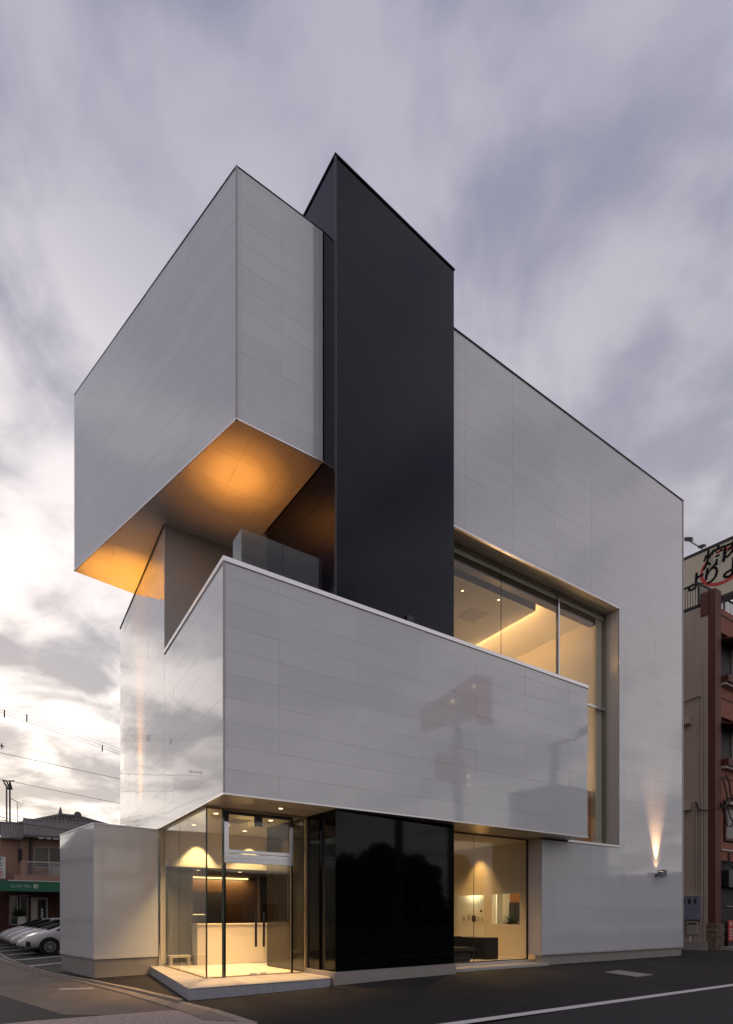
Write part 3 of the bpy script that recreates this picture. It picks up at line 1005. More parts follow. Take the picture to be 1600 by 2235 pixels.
# lit room behind
q = MB()
q.box(XW + 0.40, XW + 0.46, 3.25, 6.7, 0.15, 2.5)
q.box(XW + 0.14, XW + 0.40, 6.7, 6.75, 0.15, 2.5)
q.box(XW + 0.14, XW + 3.2, 1.05, 1.10, 0.15, 2.5)
q.box(XW + 0.14, XW + 3.2, 1.10, 6.7, 2.42, 2.5)
q.box(XW + 0.14, XW + 3.2, 1.10, 6.7, 0.10, 0.15)
bk = q.build('consulting_room', M['hatch_white'], B)
q = MB()
q.box(XW + 2.6, XW + 2.64, 1.1, 6.6, 0.15, 2.42)
q.build('wood_wall', M['wood'], bk)
MB().box(XW + 2.2, XW + 2.59, 4.6, 6.6, 0.16, 2.41).build('white_cupboard', M['hatch_white'], bk)
MB().box(XW + 2.5, XW + 2.59, 3.95, 4.55, 1.05, 2.0).build('dark_window', M['win_dark'], bk)
MB().box(XW + 2.48, XW + 2.499, 3.9, 4.58, 1.22, 1.25).build('window_ledge', M['alu'], bk)
for y, z, wd, hh in ((4.05, 1.30, 0.10, 0.15), (3.85, 1.30, 0.08, 0.15), (4.5, 1.35, 0.12, 0.2), (4.75, 1.30, 0.14, 0.18)):
    MB().box(XW + 0.38, XW + 0.399, y, y + wd, z, z + hh).build('wall_switch', M['alu'], bk)
MB().box(XW + 0.38, XW + 0.399, 4.22, 4.40, 1.28, 1.50).build('wall_panel', M['dark_wood'], bk)
for y in (3.75, 3.95):
    MB().disc((XW + 0.399, y, 1.66), (-1, 0, 0), 0.045, 12, 0.01).build('wall_mark', M['letter_black'], bk)
MB().disc((7.35, 2.4, ZS + 0.004), (0, 0, -1), 0.06, 16, 0.008).build('downlight', M['lamp_glow'], B)
MB().disc((8.9, 3.9, ZS + 0.004), (0, 0, -1), 0.06, 16, 0.008).build('downlight', M['lamp_glow'], B)

# --- showroom window (upper floor)
WY = 1.21
q = MB()
q.box(5.7, 14.06, WY - 0.03, WY + 0.03, ZH - 0.055, ZH - 0.005)
q.box(13.99, 14.06, WY - 0.03, WY + 0.03, 3.90, ZH - 0.056)
sw = q.build('upper_window', M['brass'], B)
for x0, x1 in ((6.3, 8.91), (8.92, 11.47)):
    pane(x0, x1, WY - 0.006, WY + 0.006, 7.9, ZH - 0.056, sw)
pane(11.53, 13.98, WY - 0.006, WY + 0.006, 8.64, ZH - 0.056, sw)
pane(11.53, 13.98, WY - 0.006, WY + 0.006, 3.90, 8.56, sw)
MB().box(8.911, 8.919, WY - 0.009, WY + 0.009, 7.9, ZH - 0.056).build('silicone_joint', M['trim_dark'], sw)
q = MB().box(11.47, 11.53, WY - 0.06, WY + 0.04, 3.90, ZH - 0.057)
q.build('mullion', M['steel'], sw)
MB().box(11.535, 13.985, WY - 0.05, WY + 0.04, 8.562, 8.638).build('transom', M['steel'], sw)
# room behind it
q = MB()
q.box(13.62, 13.98, 1.30, 8.2, 3.9, ZH)
q.box(5.6, 13.62, 8.0, 8.2, 3.9, ZH)
q.build('upper_room_wall', M['beige'], B)
q = MB()
q.box(5.6, 14.0, 1.26, 8.2, ZH - 0.20, ZH - 0.006)
uc = q.build('upper_room_ceiling', M['ceiling'], B)
q = MB().box(6.3, 11.1, 1.75, 8.0, ZH - 0.46, ZH - 0.20)
q.build('lowered_ceiling', M['ceiling'], uc)
q = MB().box(5.7, 13.62, 1.30, 1.52, ZH - 0.42, ZH - 0.202)
q.build('blind_box', M['dark_wood'], uc)
MB().box(9.2, 9.9, 2.7, 3.4, ZH - 0.468, ZH - 0.461).build('air_vent', M['alu'], uc)
for x, y in ((8.3, 2.2), (9.6, 1.95), (7.9, 3.2), (8.6, 3.5)):
    MB().disc((x, y, ZH - 0.461), (0, 0, -1), 0.035, 12, 0.006).build('downlight', M['lamp_glow'] if y < 2.5 else M['lamp_black'], uc)
MB().box(6.3, 14.0, 1.26, 8.2, ZS + 0.105, ZS + 0.15).build('upper_floor', M['desk'], B)
MB().box(12.8, 13.61, 1.46, 1.52, ZS + 0.151, 5.8).build('wood_door', M['wood'], B)
spot((13.2, 1.32, 5.2), (13.3, 1.47, 4.4), 6, (1.0, 0.5, 0.15), 90, 0.8, 0.04)
MB().box(6.35, 11.3, 1.28, 1.34, 6.2, 7.88).build('spandrel_wall', M['ceiling'], B)

# --- glass balustrade on the terrace
gb = MB().box(0.55, 2.42, 0.49, 0.53, 7.34, 7.42)
gbp = gb.build('glass_balustrade', M['steel'], B)
pane(0.56, 1.48, 0.500, 0.515, 7.42, 9.49, gbp, 'rail_glass')
pane(1.49, 2.43, 0.500, 0.515, 7.42, 9.49, gbp, 'rail_glass')
pane(0.55, 0.562, 0.517, 1.0, 7.42, 9.49, gbp, 'rail_glass')

# ================================================================== furniture seen through the glass
q = MB()
q.box(0.86, 4.0, 4.56, 4.62, 0.158, 1.24)
q.box(0.86, 0.94, 4.62, 5.05, 0.158, 1.24)
dk = q.build('reception_desk', M['desk'])
tag(dk, 'long cream reception desk behind the glass entrance doors', 'reception desk')
MB().box(0.84, 4.0, 4.53, 5.07, 1.242, 1.28).build('desk_top', M['desk'], dk)
bch = empty('low_bench', (0.5, 4.7, 0.156), 'low pale wooden bench against the slate door', 'bench')
MB().box(0.20, 0.78, 4.85, 5.12, 0.36, 0.42).build('seat', M['desk'], bch)
for x in (0.22, 0.70):
    MB().box(x, x + 0.06, 4.88, 5.10, 0.157, 0.36).build('leg', M['desk'], bch)
sf = empty('sofa', (7.9, 2.5, 0.15), 'black sofa with square arms in the warm lit waiting room', 'sofa')
MB().box(6.6, 8.82, 2.15, 2.80, 0.40, 0.52).build('seat', M['seat_grey'], sf)
MB().box(6.6, 8.82, 2.80, 3.0, 0.42, 0.84).build('backrest', M['black_leather'], sf)
MB().box(8.83, 9.42, 1.80, 3.0, 0.155, 0.82).build('armrest', M['black_leather'], sf)
MB().box(6.2, 6.59, 2.05, 3.0, 0.155, 0.82).build('armrest', M['black_leather'], sf)
MB().box(6.62, 8.80, 2.2, 2.95, 0.30, 0.398).build('seat_frame', M['black_lacquer'], sf)
ct = empty('coffee_table', (7.6, 1.75, 0.15), 'low black block table in front of the black sofa', 'table')
MB().box(6.9, 8.02, 1.52, 2.02, 0.43, 0.47).build('table_top', M['black_lacquer'], ct)
MB().box(6.93, 7.99, 1.55, 1.99, 0.155, 0.428).build('base', M['black_leather'], ct)
pl = empty('potted_plant', (XW + 2.2, 4.15, 0.16), 'dark leafy plant seen through the counter hatch', 'plant')
q = MB().box(XW + 2.1, XW + 2.35, 4.0, 4.3, 0.16, 1.25)
q.build('pot', M['black_lacquer'], pl)
q = MB()
for k in range(90):
    a, e_ = rnd.uniform(0, 6.28), rnd.uniform(0.1, 1.3)
    l = rnd.uniform(0.15, 0.42)
    b0 = Vector((XW + 2.2, 4.15, 1.22))
    d = Vector((math.cos(a) * math.cos(e_), math.sin(a) * math.cos(e_), math.sin(e_)))
    s_ = d.cross(Vector((0, 0, 1))).normalized() * 0.03
    q.add([b0 + d * l * 0.3 - s_, b0 + d * l * 0.3 + s_, b0 + d * l * 1.1], [(0, 1, 2)])
q.build('foliage', M['leaf'], pl)

# ================================================================== lamps of the building
# entrance
for x, y in ((0.55, 2.1), (1.35, 1.9), (2.0, 2.3), (1.35, 3.6), (2.1, 4.3)):
    spot((x, y, ZS - 0.03), (x, y, 0), 520, WARM2, 104, 0.8, 0.04)
spot((1.04, 4.86, ZS - 0.04), (1.04, 5.08, 0.2), 330, (1.0, 0.74, 0.34), 78, 0.45, 0.03)
spot((2.6, 4.9, ZS - 0.04), (2.6, 5.1, 0.2), 160, (1.0, 0.74, 0.34), 80, 0.5, 0.03)
for x in (1.15, 2.4):
    spot((x, 5.45, 2.78), (x, 5.5, 0.2), 30, WARM2, 90, 0.6, 0.03)
area((2.05, 7.70, 2.72), (2.05, 7.9, 1.2), 55, WARM, 3.0, 0.05)
area((1.5, 7.56, 1.51), (1.5, 7.7, 1.0), 3, WARM2, 1.0, 0.03)
spot((1.55, 0.75, ZS - 0.02), (1.55, 0.75, 0), 110, WARM2, 95, 0.9, 0.04)
spot((0.35, 0.55, ZS - 0.02), (0.2, 0.6, 0), 50, WARM2, 95, 0.9, 0.04)
# waiting room
spot((7.35, 2.4, ZS - 0.01), (7.35, 2.4, 0), 330, (1.0, 0.56, 0.22), 120, 0.8, 0.04)
spot((8.9, 3.9, ZS - 0.01), (8.9, 3.9, 0), 300, (1.0, 0.56, 0.22), 120, 0.8, 0.04)
spot((10.0, 3.6, ZS - 0.02), (10.42, 3.6, 0.4), 150, (1.0, 0.56, 0.18), 84, 1.0, 0.03)
spot((8.0, 1.6, ZS - 0.02), (8.0, 1.4, 0), 260, (1.0, 0.55, 0.22), 120, 0.9, 0.04)
point((XW + 0.26, 4.3, 2.36), 16, (1.0, 0.84, 0.55), 0.05)
point((XW + 1.2, 2.6, 2.2), 60, (1.0, 0.84, 0.55), 0.08)
point((XW + 1.9, 2.3, 2.2), 9, (1.0, 0.62, 0.26), 0.08)
# upper room: cove strip on the step of the ceiling
area((11.20, 4.9, ZH - 0.44), (12.3, 4.9, ZH - 0.12), 60, (1.0, 0.55, 0.21), 6.2, 0.08)
for y in (2.6, 4.6, 6.6):  # added unseen uplights, separate from the cove, washing the raised ceiling
    spot((11.5, y, ZH - 1.9), (12.3, y, ZH), 75, (1.0, 0.55, 0.20), 120, 1.0, 0.1)
point((12.0, 4.0, 8.6), 95, (1.0, 0.60, 0.30), 0.3)
point((12.7, 2.6, 6.4), 40, (1.0, 0.62, 0.28), 0.2)
# uplight on the terrace below the soffit
spot((0.98, 2.15, 7.55), (1.02, 2.05, ZU), 440, (1.0, 0.40, 0.07), 22, 1.0, 0.05)
spot((0.98, 2.15, 7.555), (1.02, 2.05, ZU), 480, (1.0, 0.37, 0.055), 36, 1.0, 0.05)
spot((0.98, 2.15, 7.56), (1.02, 2.05, ZU), 280, (1.0, 0.37, 0.06), 62, 1.0, 0.05)
fl = empty('terrace_floodlight', (0.98, 2.15, 7.34), 'small floodlight aimed up at the terrace soffit, behind the parapet', 'floodlight')
MB().box(0.90, 1.06, 2.10, 2.20, 7.40, 7.50).build('housing', M['lamp_black'], fl)
MB().box(0.95, 1.01, 2.13, 2.17, 7.341, 7.40).build('bracket', M['lamp_black'], fl)


def wall_flood(name_label, p, along, out_, power, size, colr, body, tgt):
    """a little wall-mounted uplight: bracket, arm and lamp head"""
    p, along, out_ = Vector(p), Vector(along), Vector(out_)
    f_ = empty('floodlight', p, name_label, 'floodlight', 'small wall floodlights washing the facade')
    up = Vector((0, 0, 1))
    MB().obox(p - along * 0.06, along * 0.12, out_ * 0.03, up * 0.12).build('bracket', body, f_)
    MB().tube([p + out_ * 0.02 + up * 0.06, p + out_ * 0.17 + up * 0.06], 0.018, 8).build('arm', body, f_)
    MB().obox(p + out_ * 0.13 - along * 0.11, along * 0.22, out_ * 0.11, up * 0.17).build('housing', body, f_)
    q_ = MB().obox(p + out_ * 0.15 - along * 0.07 + up * 0.171, along * 0.14, out_ * 0.07, up * 0.006)
    q_.build('lens', M['lamp_glow'], f_)
    spot(p + out_ * 0.15 + up * 0.20, tgt, power, colr, size, 1.0, 0.02)
    spot(p + out_ * 0.13 + up * 0.19, p + out_ * 0.02 + up * 1.2, power * 0.022, colr, 80, 1.0, 0.02)
    return f_


wf = wall_flood('grey floodlight low on white wall with bright narrow beam above', (16.30, 0.698, 2.90), (1, 0, 0), (0, -1, 0), 950, 42, (1.0, 0.56, 0.28), M['lamp_body'], (16.30, 0.57, 8.6))
MB().obox((16.60, 0.58, 2.92), (0.20, 0, 0), (0, 0.10, 0), (0, 0, 0.24)).build('junction_box', M['lamp_body'], wf)
wall_flood('black floodlight at foot of the black tower behind the parapet', (*T2(1.98, -0.022), 8.45), (*tu, 0), (*(-tv), 0), 60, 15, (1.0, 0.50, 0.30), M['lamp_black'], (*T2(1.98, -0.08), 12.0))
wall_flood('floodlight on annex roof sending a thin beam up the left wall', (-0.002, 8.75, 3.86), (0, 1, 0), (-1, 0, 0), 300, 20, (1.0, 0.62, 0.36), M['lamp_body'], (-0.10, 8.70, 8.5))
# second, wider lamp there: the glow on the far end of the cantilever soffit
spot((-0.32, 7.6, 3.98), (-0.42, 7.65, ZU), 4200, (1.0, 0.40, 0.04), 24, 1.0, 0.05)
spot((-0.32, 7.6, 3.99), (-0.60, 7.3, ZU), 800, (1.0, 0.38, 0.04), 44, 1.0, 0.05)

# ================================================================== parked cars
def car_proto():
    root = empty('parked_car', (0, 0, 0), 'white hatchback parked nearest the low white annex, front wheel in view', 'car', 'white cars parked in a row')
    st = [(2.31, .40, .36, .45, .49, .22, .53), (2.25, .28, .56, .44, .58, .38, .64), (2.10, .21, .74, .46, .70, .50, .775), (1.75, .20, .84, .50, .82, .62, .91),
          (1.40, .20, .875, .52, .91, .66, 1.01), (0.95, .20, .88, .52, .95, .63, 1.19), (0.40, .20, .88, .52, .98, .59, 1.385), (-.3, .20, .88, .52, 1.00, .56, 1.475), (-1.1, .20, .88, .52, 1.03, .54, 1.42),
          (-1.9, .22, .86, .52, 1.06, .52, 1.18), (-2.18, .30, .80, .52, .96, .50, 1.06), (-2.27, .36, .74, .52, .80, .46, .90)]
    ring = lambda s: [(s[0], 0, s[1]), (s[0], s[2] * .86, s[1]), (s[0], s[2] * .985, s[3]), (s[0], s[2] * .95, s[4]), (s[0], s[5], s[6] - .05), (s[0], 0, s[6])]
    q = MB()
    rings = []
    for s in st:
        r = ring(s)
        rings.append(r + [(x, -y, z) for x, y, z in r[-2:0:-1]])
    n = len(rings[0])
    vs = [p for r in rings for p in r]
    fs = []
    for i in range(len(rings) - 1):
        for k in range(n):
            fs.append((i * n + k, i * n + (k + 1) % n, (i + 1) * n + (k + 1) % n, (i + 1) * n + k))
    fs += [tuple(range(n)), tuple(range((len(rings) - 1) * n + n - 1, (len(rings) - 1) * n - 1, -1))]
    q.add(vs, fs)
    body = q.build('body', M['car_white'], root, smooth=True)
    md = body.modifiers.new('sub', 'SUBSURF')
    md.levels = md.render_levels = 2
    # glass
    def patch(pts, name, off, m='car_glass', parent=root):
        a, b, c, d = [Vector(p) for p in pts]
        nn = (b - a).cross(d - a).normalized()
        if nn.dot((a + b + c + d) / 4 - Vector((0, 0, .7))) < 0:
            nn = -nn
        g = MB()
        vs_ = []
        for lift in (-.03, off):
            for i in range(5):
                for j in range(5):
                    u, v = i / 4, j / 4
                    p = (a * (1 - u) + b * u) * (1 - v) + (d * (1 - u) + c * u) * v
                    vs_.append(p + nn * (lift + .012 * math.sin(math.pi * u) * math.sin(math.pi * v)))
        fs_ = []
        for L in (0, 25):
            for i in range(4):
                for j in range(4):
                    fs_.append((L + i * 5 + j, L + i * 5 + j + 1, L + (i + 1) * 5 + j + 1, L + (i + 1) * 5 + j))
        rim = [i * 5 for i in range(5)] + [20 + j for j in range(1, 5)] + [(3 - i) * 5 + 4 for i in range(4)] + [3 - j for j in range(3)]
        for i in range(len(rim)):
            fs_.append((rim[i], rim[(i + 1) % len(rim)], 25 + rim[(i + 1) % len(rim)], 25 + rim[i]))
        g.add(vs_, fs_)
        return g.build(name, M[m], parent, smooth=False)
    patch([(1.38, .58, 1.02), (1.38, -.58, 1.02), (0.40, -.50, 1.37), (0.40, .50, 1.37)], 'windscreen', .02)
    patch([(-1.25, .50, 1.38), (-1.25, -.50, 1.38), (-1.95, -.50, 1.15), (-1.95, .50, 1.15)], 'rear_window', .02)
    for s in (1, -1):
        patch([(1.12, s * .80, .965), (-.05, s * .83, 1.00), (-.05, s * .60, 1.385), (0.55, s * .63, 1.27)], 'side_window', .012)
        patch([(-.12, s * .83, 1.01), (-1.35, s * .81, 1.06), (-1.00, s * .60, 1.36), (-.12, s * .60, 1.39)], 'side_window', .012)
        patch([(2.18, s * .40, .60), (2.02, s * .66, .60), (1.66, s * .76, .76), (1.96, s * .58, .74)], 'headlight', .035, 'car_lamp')
        MB().obox((2.10, s * .62, .34), (-.10, s * .10, 0), (.05, s * .03, 0), (0, 0, .20)).build('fog_light', M['car_black'], root)
        m_ = MB().obox((.78, s * .86, .97), (.12, 0, 0), (0, s * .17, 0), (0, 0, .13))
        m_.build('mirror', M['car_white'], root)
        for x in (1.35, -1.35):
            ar = MB().disc((x, s * .80, .33), (0, s, 0), .375, 28, .088)
            ar.build('wheel_arch', M['car_black'], root)
            wv = MB().tube([(x, s * .72, .315), (x, s * .735, .315), (x, s * .88, .315), (x, s * .895, .315)], .30, 28)
            wh = wv.build('wheel', M['tyre'], root, smooth=False)
            r_ = MB()
            r_.tube([(x, s * .89, .315), (x, s * .899, .315)], .205, 24)
            rm = r_.build('rim', M['car_black'], wh)
            k_ = MB()
            for k in range(10):
                a = 2 * math.pi * k / 10
                dx, dz = math.cos(a), math.sin(a)
                k_.obox((x - dz * .016, s * .893, .315 + dx * .016), (dx * .2, 0, dz * .2), (dz * .032, 0, -dx * .032), (0, s * .014, 0))
            k_.tube([(x, s * .893, .315), (x, s * .909, .315)], .06, 16)
            for k in range(24):
                a0_, a1_ = 2 * math.pi * k / 24, 2 * math.pi * (k + 1) / 24
                c0, s0, c1, s1 = math.cos(a0_), math.sin(a0_), math.cos(a1_), math.sin(a1_)
                y_ = s * .906
                k_.add([(x + c0 * .185, y_, .315 + s0 * .185), (x + c1 * .185, y_, .315 + s1 * .185), (x + c1 * .213, y_, .315 + s1 * .213), (x + c0 * .213, y_, .315 + s0 * .213)], [(0, 1, 2, 3)])
            k_.build('spoke', M['rim'], wh)
    MB().obox((2.16, -.52, .235), (.07, 0, .0), (0, 1.04, 0), (.02, 0, .15)).build('air_intake', M['car_black'], root)
    MB().obox((2.26, -.30, .54), (.02, 0, -.005), (0, .60, 0), (-.012, 0, .035)).build('grille', M['car_black'], root)
    return root


def kids(o):
    return [c for c in bpy.data.objects if c.parent == o]


def copy_tree(o, parent=None):
    c = o.copy()
    col.objects.link(c)
    if parent is not None:
        c.parent = parent
    for ch in kids(o):
        copy_tree(ch, c)
    return c


car = car_proto()
hd = math.atan2(-0.15, -0.985)
hv, lv = Vector((math.cos(hd), math.sin(hd))), Vector((-math.sin(hd), math.cos(hd)))
wheel0 = Vector((-1.94, 14.84))
ctr0 = wheel0 - hv * 1.35 - lv * 0.88
car_labels = [None,
              'white hatchback second from the annex, its hood showing past the first car',
              'white hatchback third from the annex, between two other white cars',
              'white hatchback farthest from the annex, closest to the green salon awning']
for i in range(4):
    c = car if i == 0 else copy_tree(car)
    p = ctr0 + Vector((-0.2, 3.0)) * i
    c.location = (p.x, p.y, -0.058)
    c.rotation_euler = (0, 0, hd)
    if car_labels[i]:
        c['label'] = car_labels[i]

# ================================================================== beauty salon beyond the cars (facade y = 31)
SY = 31.0
S = empty('beauty_salon', (-1.5, SY, 0), 'two storey pinkish shop house with green awning and grey corrugated fascia', 'building')
q = MB()
q.box(-2.5, 6, SY, SY + 8, 4.0, 6.6)
q.box(-3.15, 6, SY + 0.9, SY + 8, -0.1, 6.5)
q.box(-3.6, -2.5, SY + 0.3, SY + 8, 3.7, 6.4)
sw_ = q.build('wall', M['salon_wall'], S)
q = MB()
q.box(-2.85, 6, SY - 0.9, SY + 0.9, 3.70, 4.05)
q.build('balcony_slab', M['salon_wall'], S)
# corrugated fascia: sheets standing side by side
x = -2.35
fz = []
while x < 4.5:
    MB().prism([(x, SY - 1.0), (x + 0.10, SY - 1.03), (x + 0.13, SY - 1.0), (x + 0.13, SY - 0.9), (x, SY - 0.9)], 6.55 + 0.0, 7.50).build('fascia_strip', M['fascia'], S)
    x += 0.135
x = -3.55
while x < -2.36:
    MB().prism([(x, SY - 0.5), (x + 0.10, SY - 0.53), (x + 0.13, SY - 0.5), (x + 0.13, SY - 0.4), (x, SY - 0.4)], 6.38, 7.25).build('fascia_strip', M['fascia'], S)
    x += 0.135
q = MB().box(-2.37, 4.6, SY - 1.05, SY + 6, 7.50, 7.56)
q.box(-3.62, -2.375, SY - 0.56, SY + 6, 7.25, 7.31)
q.box(-2.36, 4.6, SY - 0.9, SY + 0.2, 6.45, 6.54)
q.box(-3.6, -2.38, SY - 0.4, SY + 0.4, 6.30, 6.375)
q.build('flat_roof', M['fascia'], S)
q = MB()
for k in range(7):
    q.box(-1.55 + k * 0.42, -1.25 + k * 0.42, SY - 0.95, SY - 0.85, 6.36, 6.45)
q.build('awning_fringe', M['pale_ledge'], S)
# balcony rail
rl = MB().box(-2.5, 4, SY - 0.88, SY - 0.80, 4.84, 4.92)
for k in range(5):
    pass
rlp = rl.build('balcony_rail', M['alu'], S)
for k in range(6):
    MB().box(-2.3, 4, SY - 0.85, SY - 0.83, 4.10 + k * 0.125, 4.125 + k * 0.125).build('rail_bar', M['alu'], rlp)
for xx in (-2.5, -0.95, 0.6):
    MB().box(xx, xx + (0.3 if xx < -2 else 0.06), SY - 0.9, SY - 0.78, 4.05, 4.90).build('rail_post', M['salon_wall'] if xx < -2 else M['alu'], rlp)
MB().box(-0.85, -0.3, SY - 0.75, SY - 0.4, 4.06, 4.95).build('air_conditioner', M['alu'], S)


def frame_window(name, x0, x1, y, z0, z1, parent, fr='alu', gl='curtain', bar=None, t=0.05):
    q_ = MB()
    q_.box(x0, x1, y - 0.04, y - 0.001, z0, z0 + t)
    q_.box(x0, x1, y - 0.04, y - 0.001, z1 - t, z1)
    q_.box(x0, x0 + t, y - 0.041, y - 0.001, z0 + t, z1 - t)
    q_.box(x1 - t, x1, y - 0.041, y - 0.001, z0 + t, z1 - t)
    if bar:
        for b_ in bar:
            q_.box(b_ - t / 2, b_ + t / 2, y - 0.041, y - 0.001, z0 + t, z1 - t)
    w_ = q_.build(name, M[fr], parent)
    MB().box(x0 + t, x1 - t, y - 0.02, y - 0.002, z0 + t, z1 - t).build('pane', M[gl], w_)
    return w_


frame_window('window', -1.75, 0.35, SY, 4.6, 5.95, S, bar=[-0.9])
frame_window('window', -2.62, -2.42, SY - 0.06, 4.9, 5.75, S, fr='dark_int', gl='dark_int')
MB().box(-2.04, -1.90, SY - 0.35, SY - 0.02, 4.05, 6.45).build('downpipe', M['dark_int'], S)
q = MB().box(-3.12, 6, SY + 0.80, SY + 0.895, -0.1, 3.0)
q.build('shop_front', M['brick_red'], S)
frame_window('shop_window', -3.05, -2.60, SY + 0.80, 0.9, 2.80, S, gl='win_dark')
frame_window('shop_window', -2.50, -2.05, SY + 0.80, 0.9, 2.85, S, gl='win_dark')
dr = frame_window('door', -1.88, -0.92, SY + 0.80, -0.05, 2.68, S, fr='alu', gl='win_dark', bar=[-1.55], t=0.09)
MB().box(-1.80, -1.58, SY + 0.745, SY + 0.76, 0.05, 2.55).build('door_leaf', M['pale_ledge'], dr)
for k in range(5):
    MB().box(-1.30, -1.18, SY + 0.77, SY + 0.779, 1.15 + k * 0.17, 1.27 + k * 0.17).build('door_lettering', M['letter_white'], dr)
# awning
q = MB()
q.add([(-3.15, SY - 1.25, 3.0), (6, SY - 1.25, 3.0), (6, SY - 1.15, 3.62), (-3.15, SY - 1.15, 3.62), (-3.15, SY + 0.7, 3.0), (6, SY + 0.7, 3.0), (6, SY + 0.0, 3.72), (-3.15, SY + 0.0, 3.72)],
      [(0, 1, 2, 3), (3, 2, 6, 7), (0, 3, 7, 4), (1, 5, 6, 2), (4, 7, 6, 5), (0, 4, 5, 1)])
aw = q.build('awning', M['awning'], S)
MB().box(-3.18, 6, SY - 1.18, SY - 1.10, 3.625, 3.69).build('awning_trim', M['awning_trim'], aw)
q = MB()
a_, b_ = Vector((-3.16, SY - 1.25, 0)), Vector((-5.6, SY - 0.35, 0))
q.add([a_ + Vector((0, 0, 3.0)), b_ + Vector((0, 0, 3.0)), b_ + Vector((0, .1, 3.60)), a_ + Vector((0, .1, 3.62)), a_ + Vector((.3, .9, 3.0)), b_ + Vector((.3, .9, 3.0)), b_ + Vector((.3, .6, 3.7)), a_ + Vector((.3, .6, 3.7))],
      [(0, 3, 2, 1), (0, 1, 5, 4), (3, 7, 6, 2), (1, 2, 6, 5), (4, 5, 6, 7)])
q.build('awning_return', M['awning'], aw)
MB().box(-8, -3.16, SY + 0.95, SY + 8, -0.1, 5.9).build('side_wing', M['salon_wall'], S)
MB().box(-8, -3.16, SY + 0.85, SY + 0.945, -0.1, 3.0).build('shop_front', M['brick_red'], S)
text('ビューティーサロン', 0.235, (-2.50, SY - 1.225, 3.30), (1, 0, 0), (0, 0.16, 1), M['letter_white'], 'lettering', aw, thick=0.0, sx=0.52)
text('都', 0.30, (-1.70, SY - 1.225, 3.30), (1, 0, 0), (0, 0.16, 1), M['letter_white'], 'lettering', aw, thick=0.0)
# hanging sign at the corner
sg = empty('hanging_sign', (-3.7, SY - 1.0, 3.75), 'white upright box sign with green and red characters, at salon corner', 'sign')
MB().box(-4.05, -3.30, SY - 1.0, SY - 0.85, 3.78, 5.10).build('sign_box', M['sign_white'], sg)
for k, ch in enumerate('サロン'):
    text(ch, 0.32, (-3.62, SY - 1.004, 4.90 - 0.29 * k), (1, 0, 0), (0, 0, 1), M['letter_green'], 'lettering', sg, thick=0.004)
text('都', 0.40, (-3.62, SY - 1.004, 4.02), (1, 0, 0), (0, 0, 1), M['letter_red'], 'lettering', sg, thick=0.0)
MB().box(-3.5, -3.3, SY - 0.85, SY + 0.35, 4.3, 4.36).build('bracket', M['alu'], sg)
# planter with plant by the shop window
pt = empty('planter', (-2.35, SY + 0.2, -0.06), 'pale stone planter with a dark spiky plant by the shop window', 'planter')
MB().box(-2.62, -2.18, SY - 0.1, SY + 0.4, -0.06, 1.45).build('pot', M['stone'], pt)
q = MB()
for k in range(140):
    a, e_ = rnd.uniform(0, 6.28), rnd.uniform(-0.1, 1.2)
    l = rnd.uniform(0.3, 0.75)
    b0 = Vector((-2.55 + rnd.uniform(-.15, .15), SY + 0.1, 1.45))
    d = Vector((math.cos(a) * math.cos(e_), math.sin(a) * math.cos(e_), math.sin(e_)))
    s_ = d.cross(Vector((0, 0, 1))).normalized() * 0.05
    q.add([b0 + d * l * 0.2 - s_, b0 + d * l * 0.2 + s_, b0 + d * l], [(0, 1, 2)])
q.build('foliage', M['leaf'], pt)

# antenna and twin steel pole on / behind the salon
an = empty('tv_antenna', (-2.3, SY + 2, 7.56), 'thin television aerial on the grey fascia roof', 'antenna')
MB().tube([(-2.58, SY + 2, 7.31), (-2.62, SY + 2, 9.0)], 0.022, 6).build('mast', M['wire'], an)
MB().tube([(-3.0, SY + 2, 9.25), (-2.45, SY + 2, 8.98)], 0.022, 6).build('boom', M['wire'], an)
for k in range(6):
    x_ = -2.60 + 0.06 * k
    MB().tube([(x_, SY + 1.75, 8.85 + 0.1 * k - 0.2), (x_ + 0.15, SY + 2.25, 8.85 + 0.1 * k - 0.2)], 0.010, 5).build('element', M['wire'], an)
MB().box(-2.70, -2.50, SY + 1.9, SY + 2.1, 7.32, 7.50).build('base', M['wire'], an)
tp = empty('twin_pole', (-3.3, SY + 4, 0), 'pair of thin steel poles with a cable bracket behind the salon roof', 'pole')
MB().tube([(-3.16, SY + 4.5, 0), (-3.19, SY + 4.5, 10.6)], 0.055, 8).build('post', M['pole'], tp)
MB().tube([(-2.95, SY + 4.5, 0), (-3.0, SY + 4.5, 10.9)], 0.055, 8).build('post', M['wire'], tp)
q = MB()
for k in range(5):
    q.tube([(-3.4 + k * .1, SY + 4.5, 10.9 - 0.25 * (k % 2)), (-3.1 + k * .06, SY + 4.5, 10.3)], 0.05, 6)
q.tube([(-3.4, SY + 4.5, 10.85), (-2.7, SY + 4.5, 10.95)], 0.04, 6)
q.build('cable_bracket', M['wire'], tp)

# tiled-roof house behind the salon
H_ = empty('tiled_roof_house', (1.0, 38, 0), 'house with grey curved-tile hip roof rising behind the salon', 'house')
MB().box(-2.4, 4.6, 36.2, 44, 0, 8.0).build('wall', M['salon_wall'], H_)
HA, HB, HC, HD = (-2.8, 35.4, 7.7), (5.6, 35.4, 7.7), (5.6, 45, 7.7), (-2.8, 45, 7.7)
R1, R2 = (0.45, 39.0, 9.25), (1.60, 39.0, 9.25)
q = MB()
q.add([HA, HB, HC, HD, R1, R2], [(0, 1, 5, 4), (1, 2, 5), (2, 3, 4, 5), (3, 0, 4), (3, 2, 1, 0)])
rf = q.build('roof', M['roof_tile'], H_)
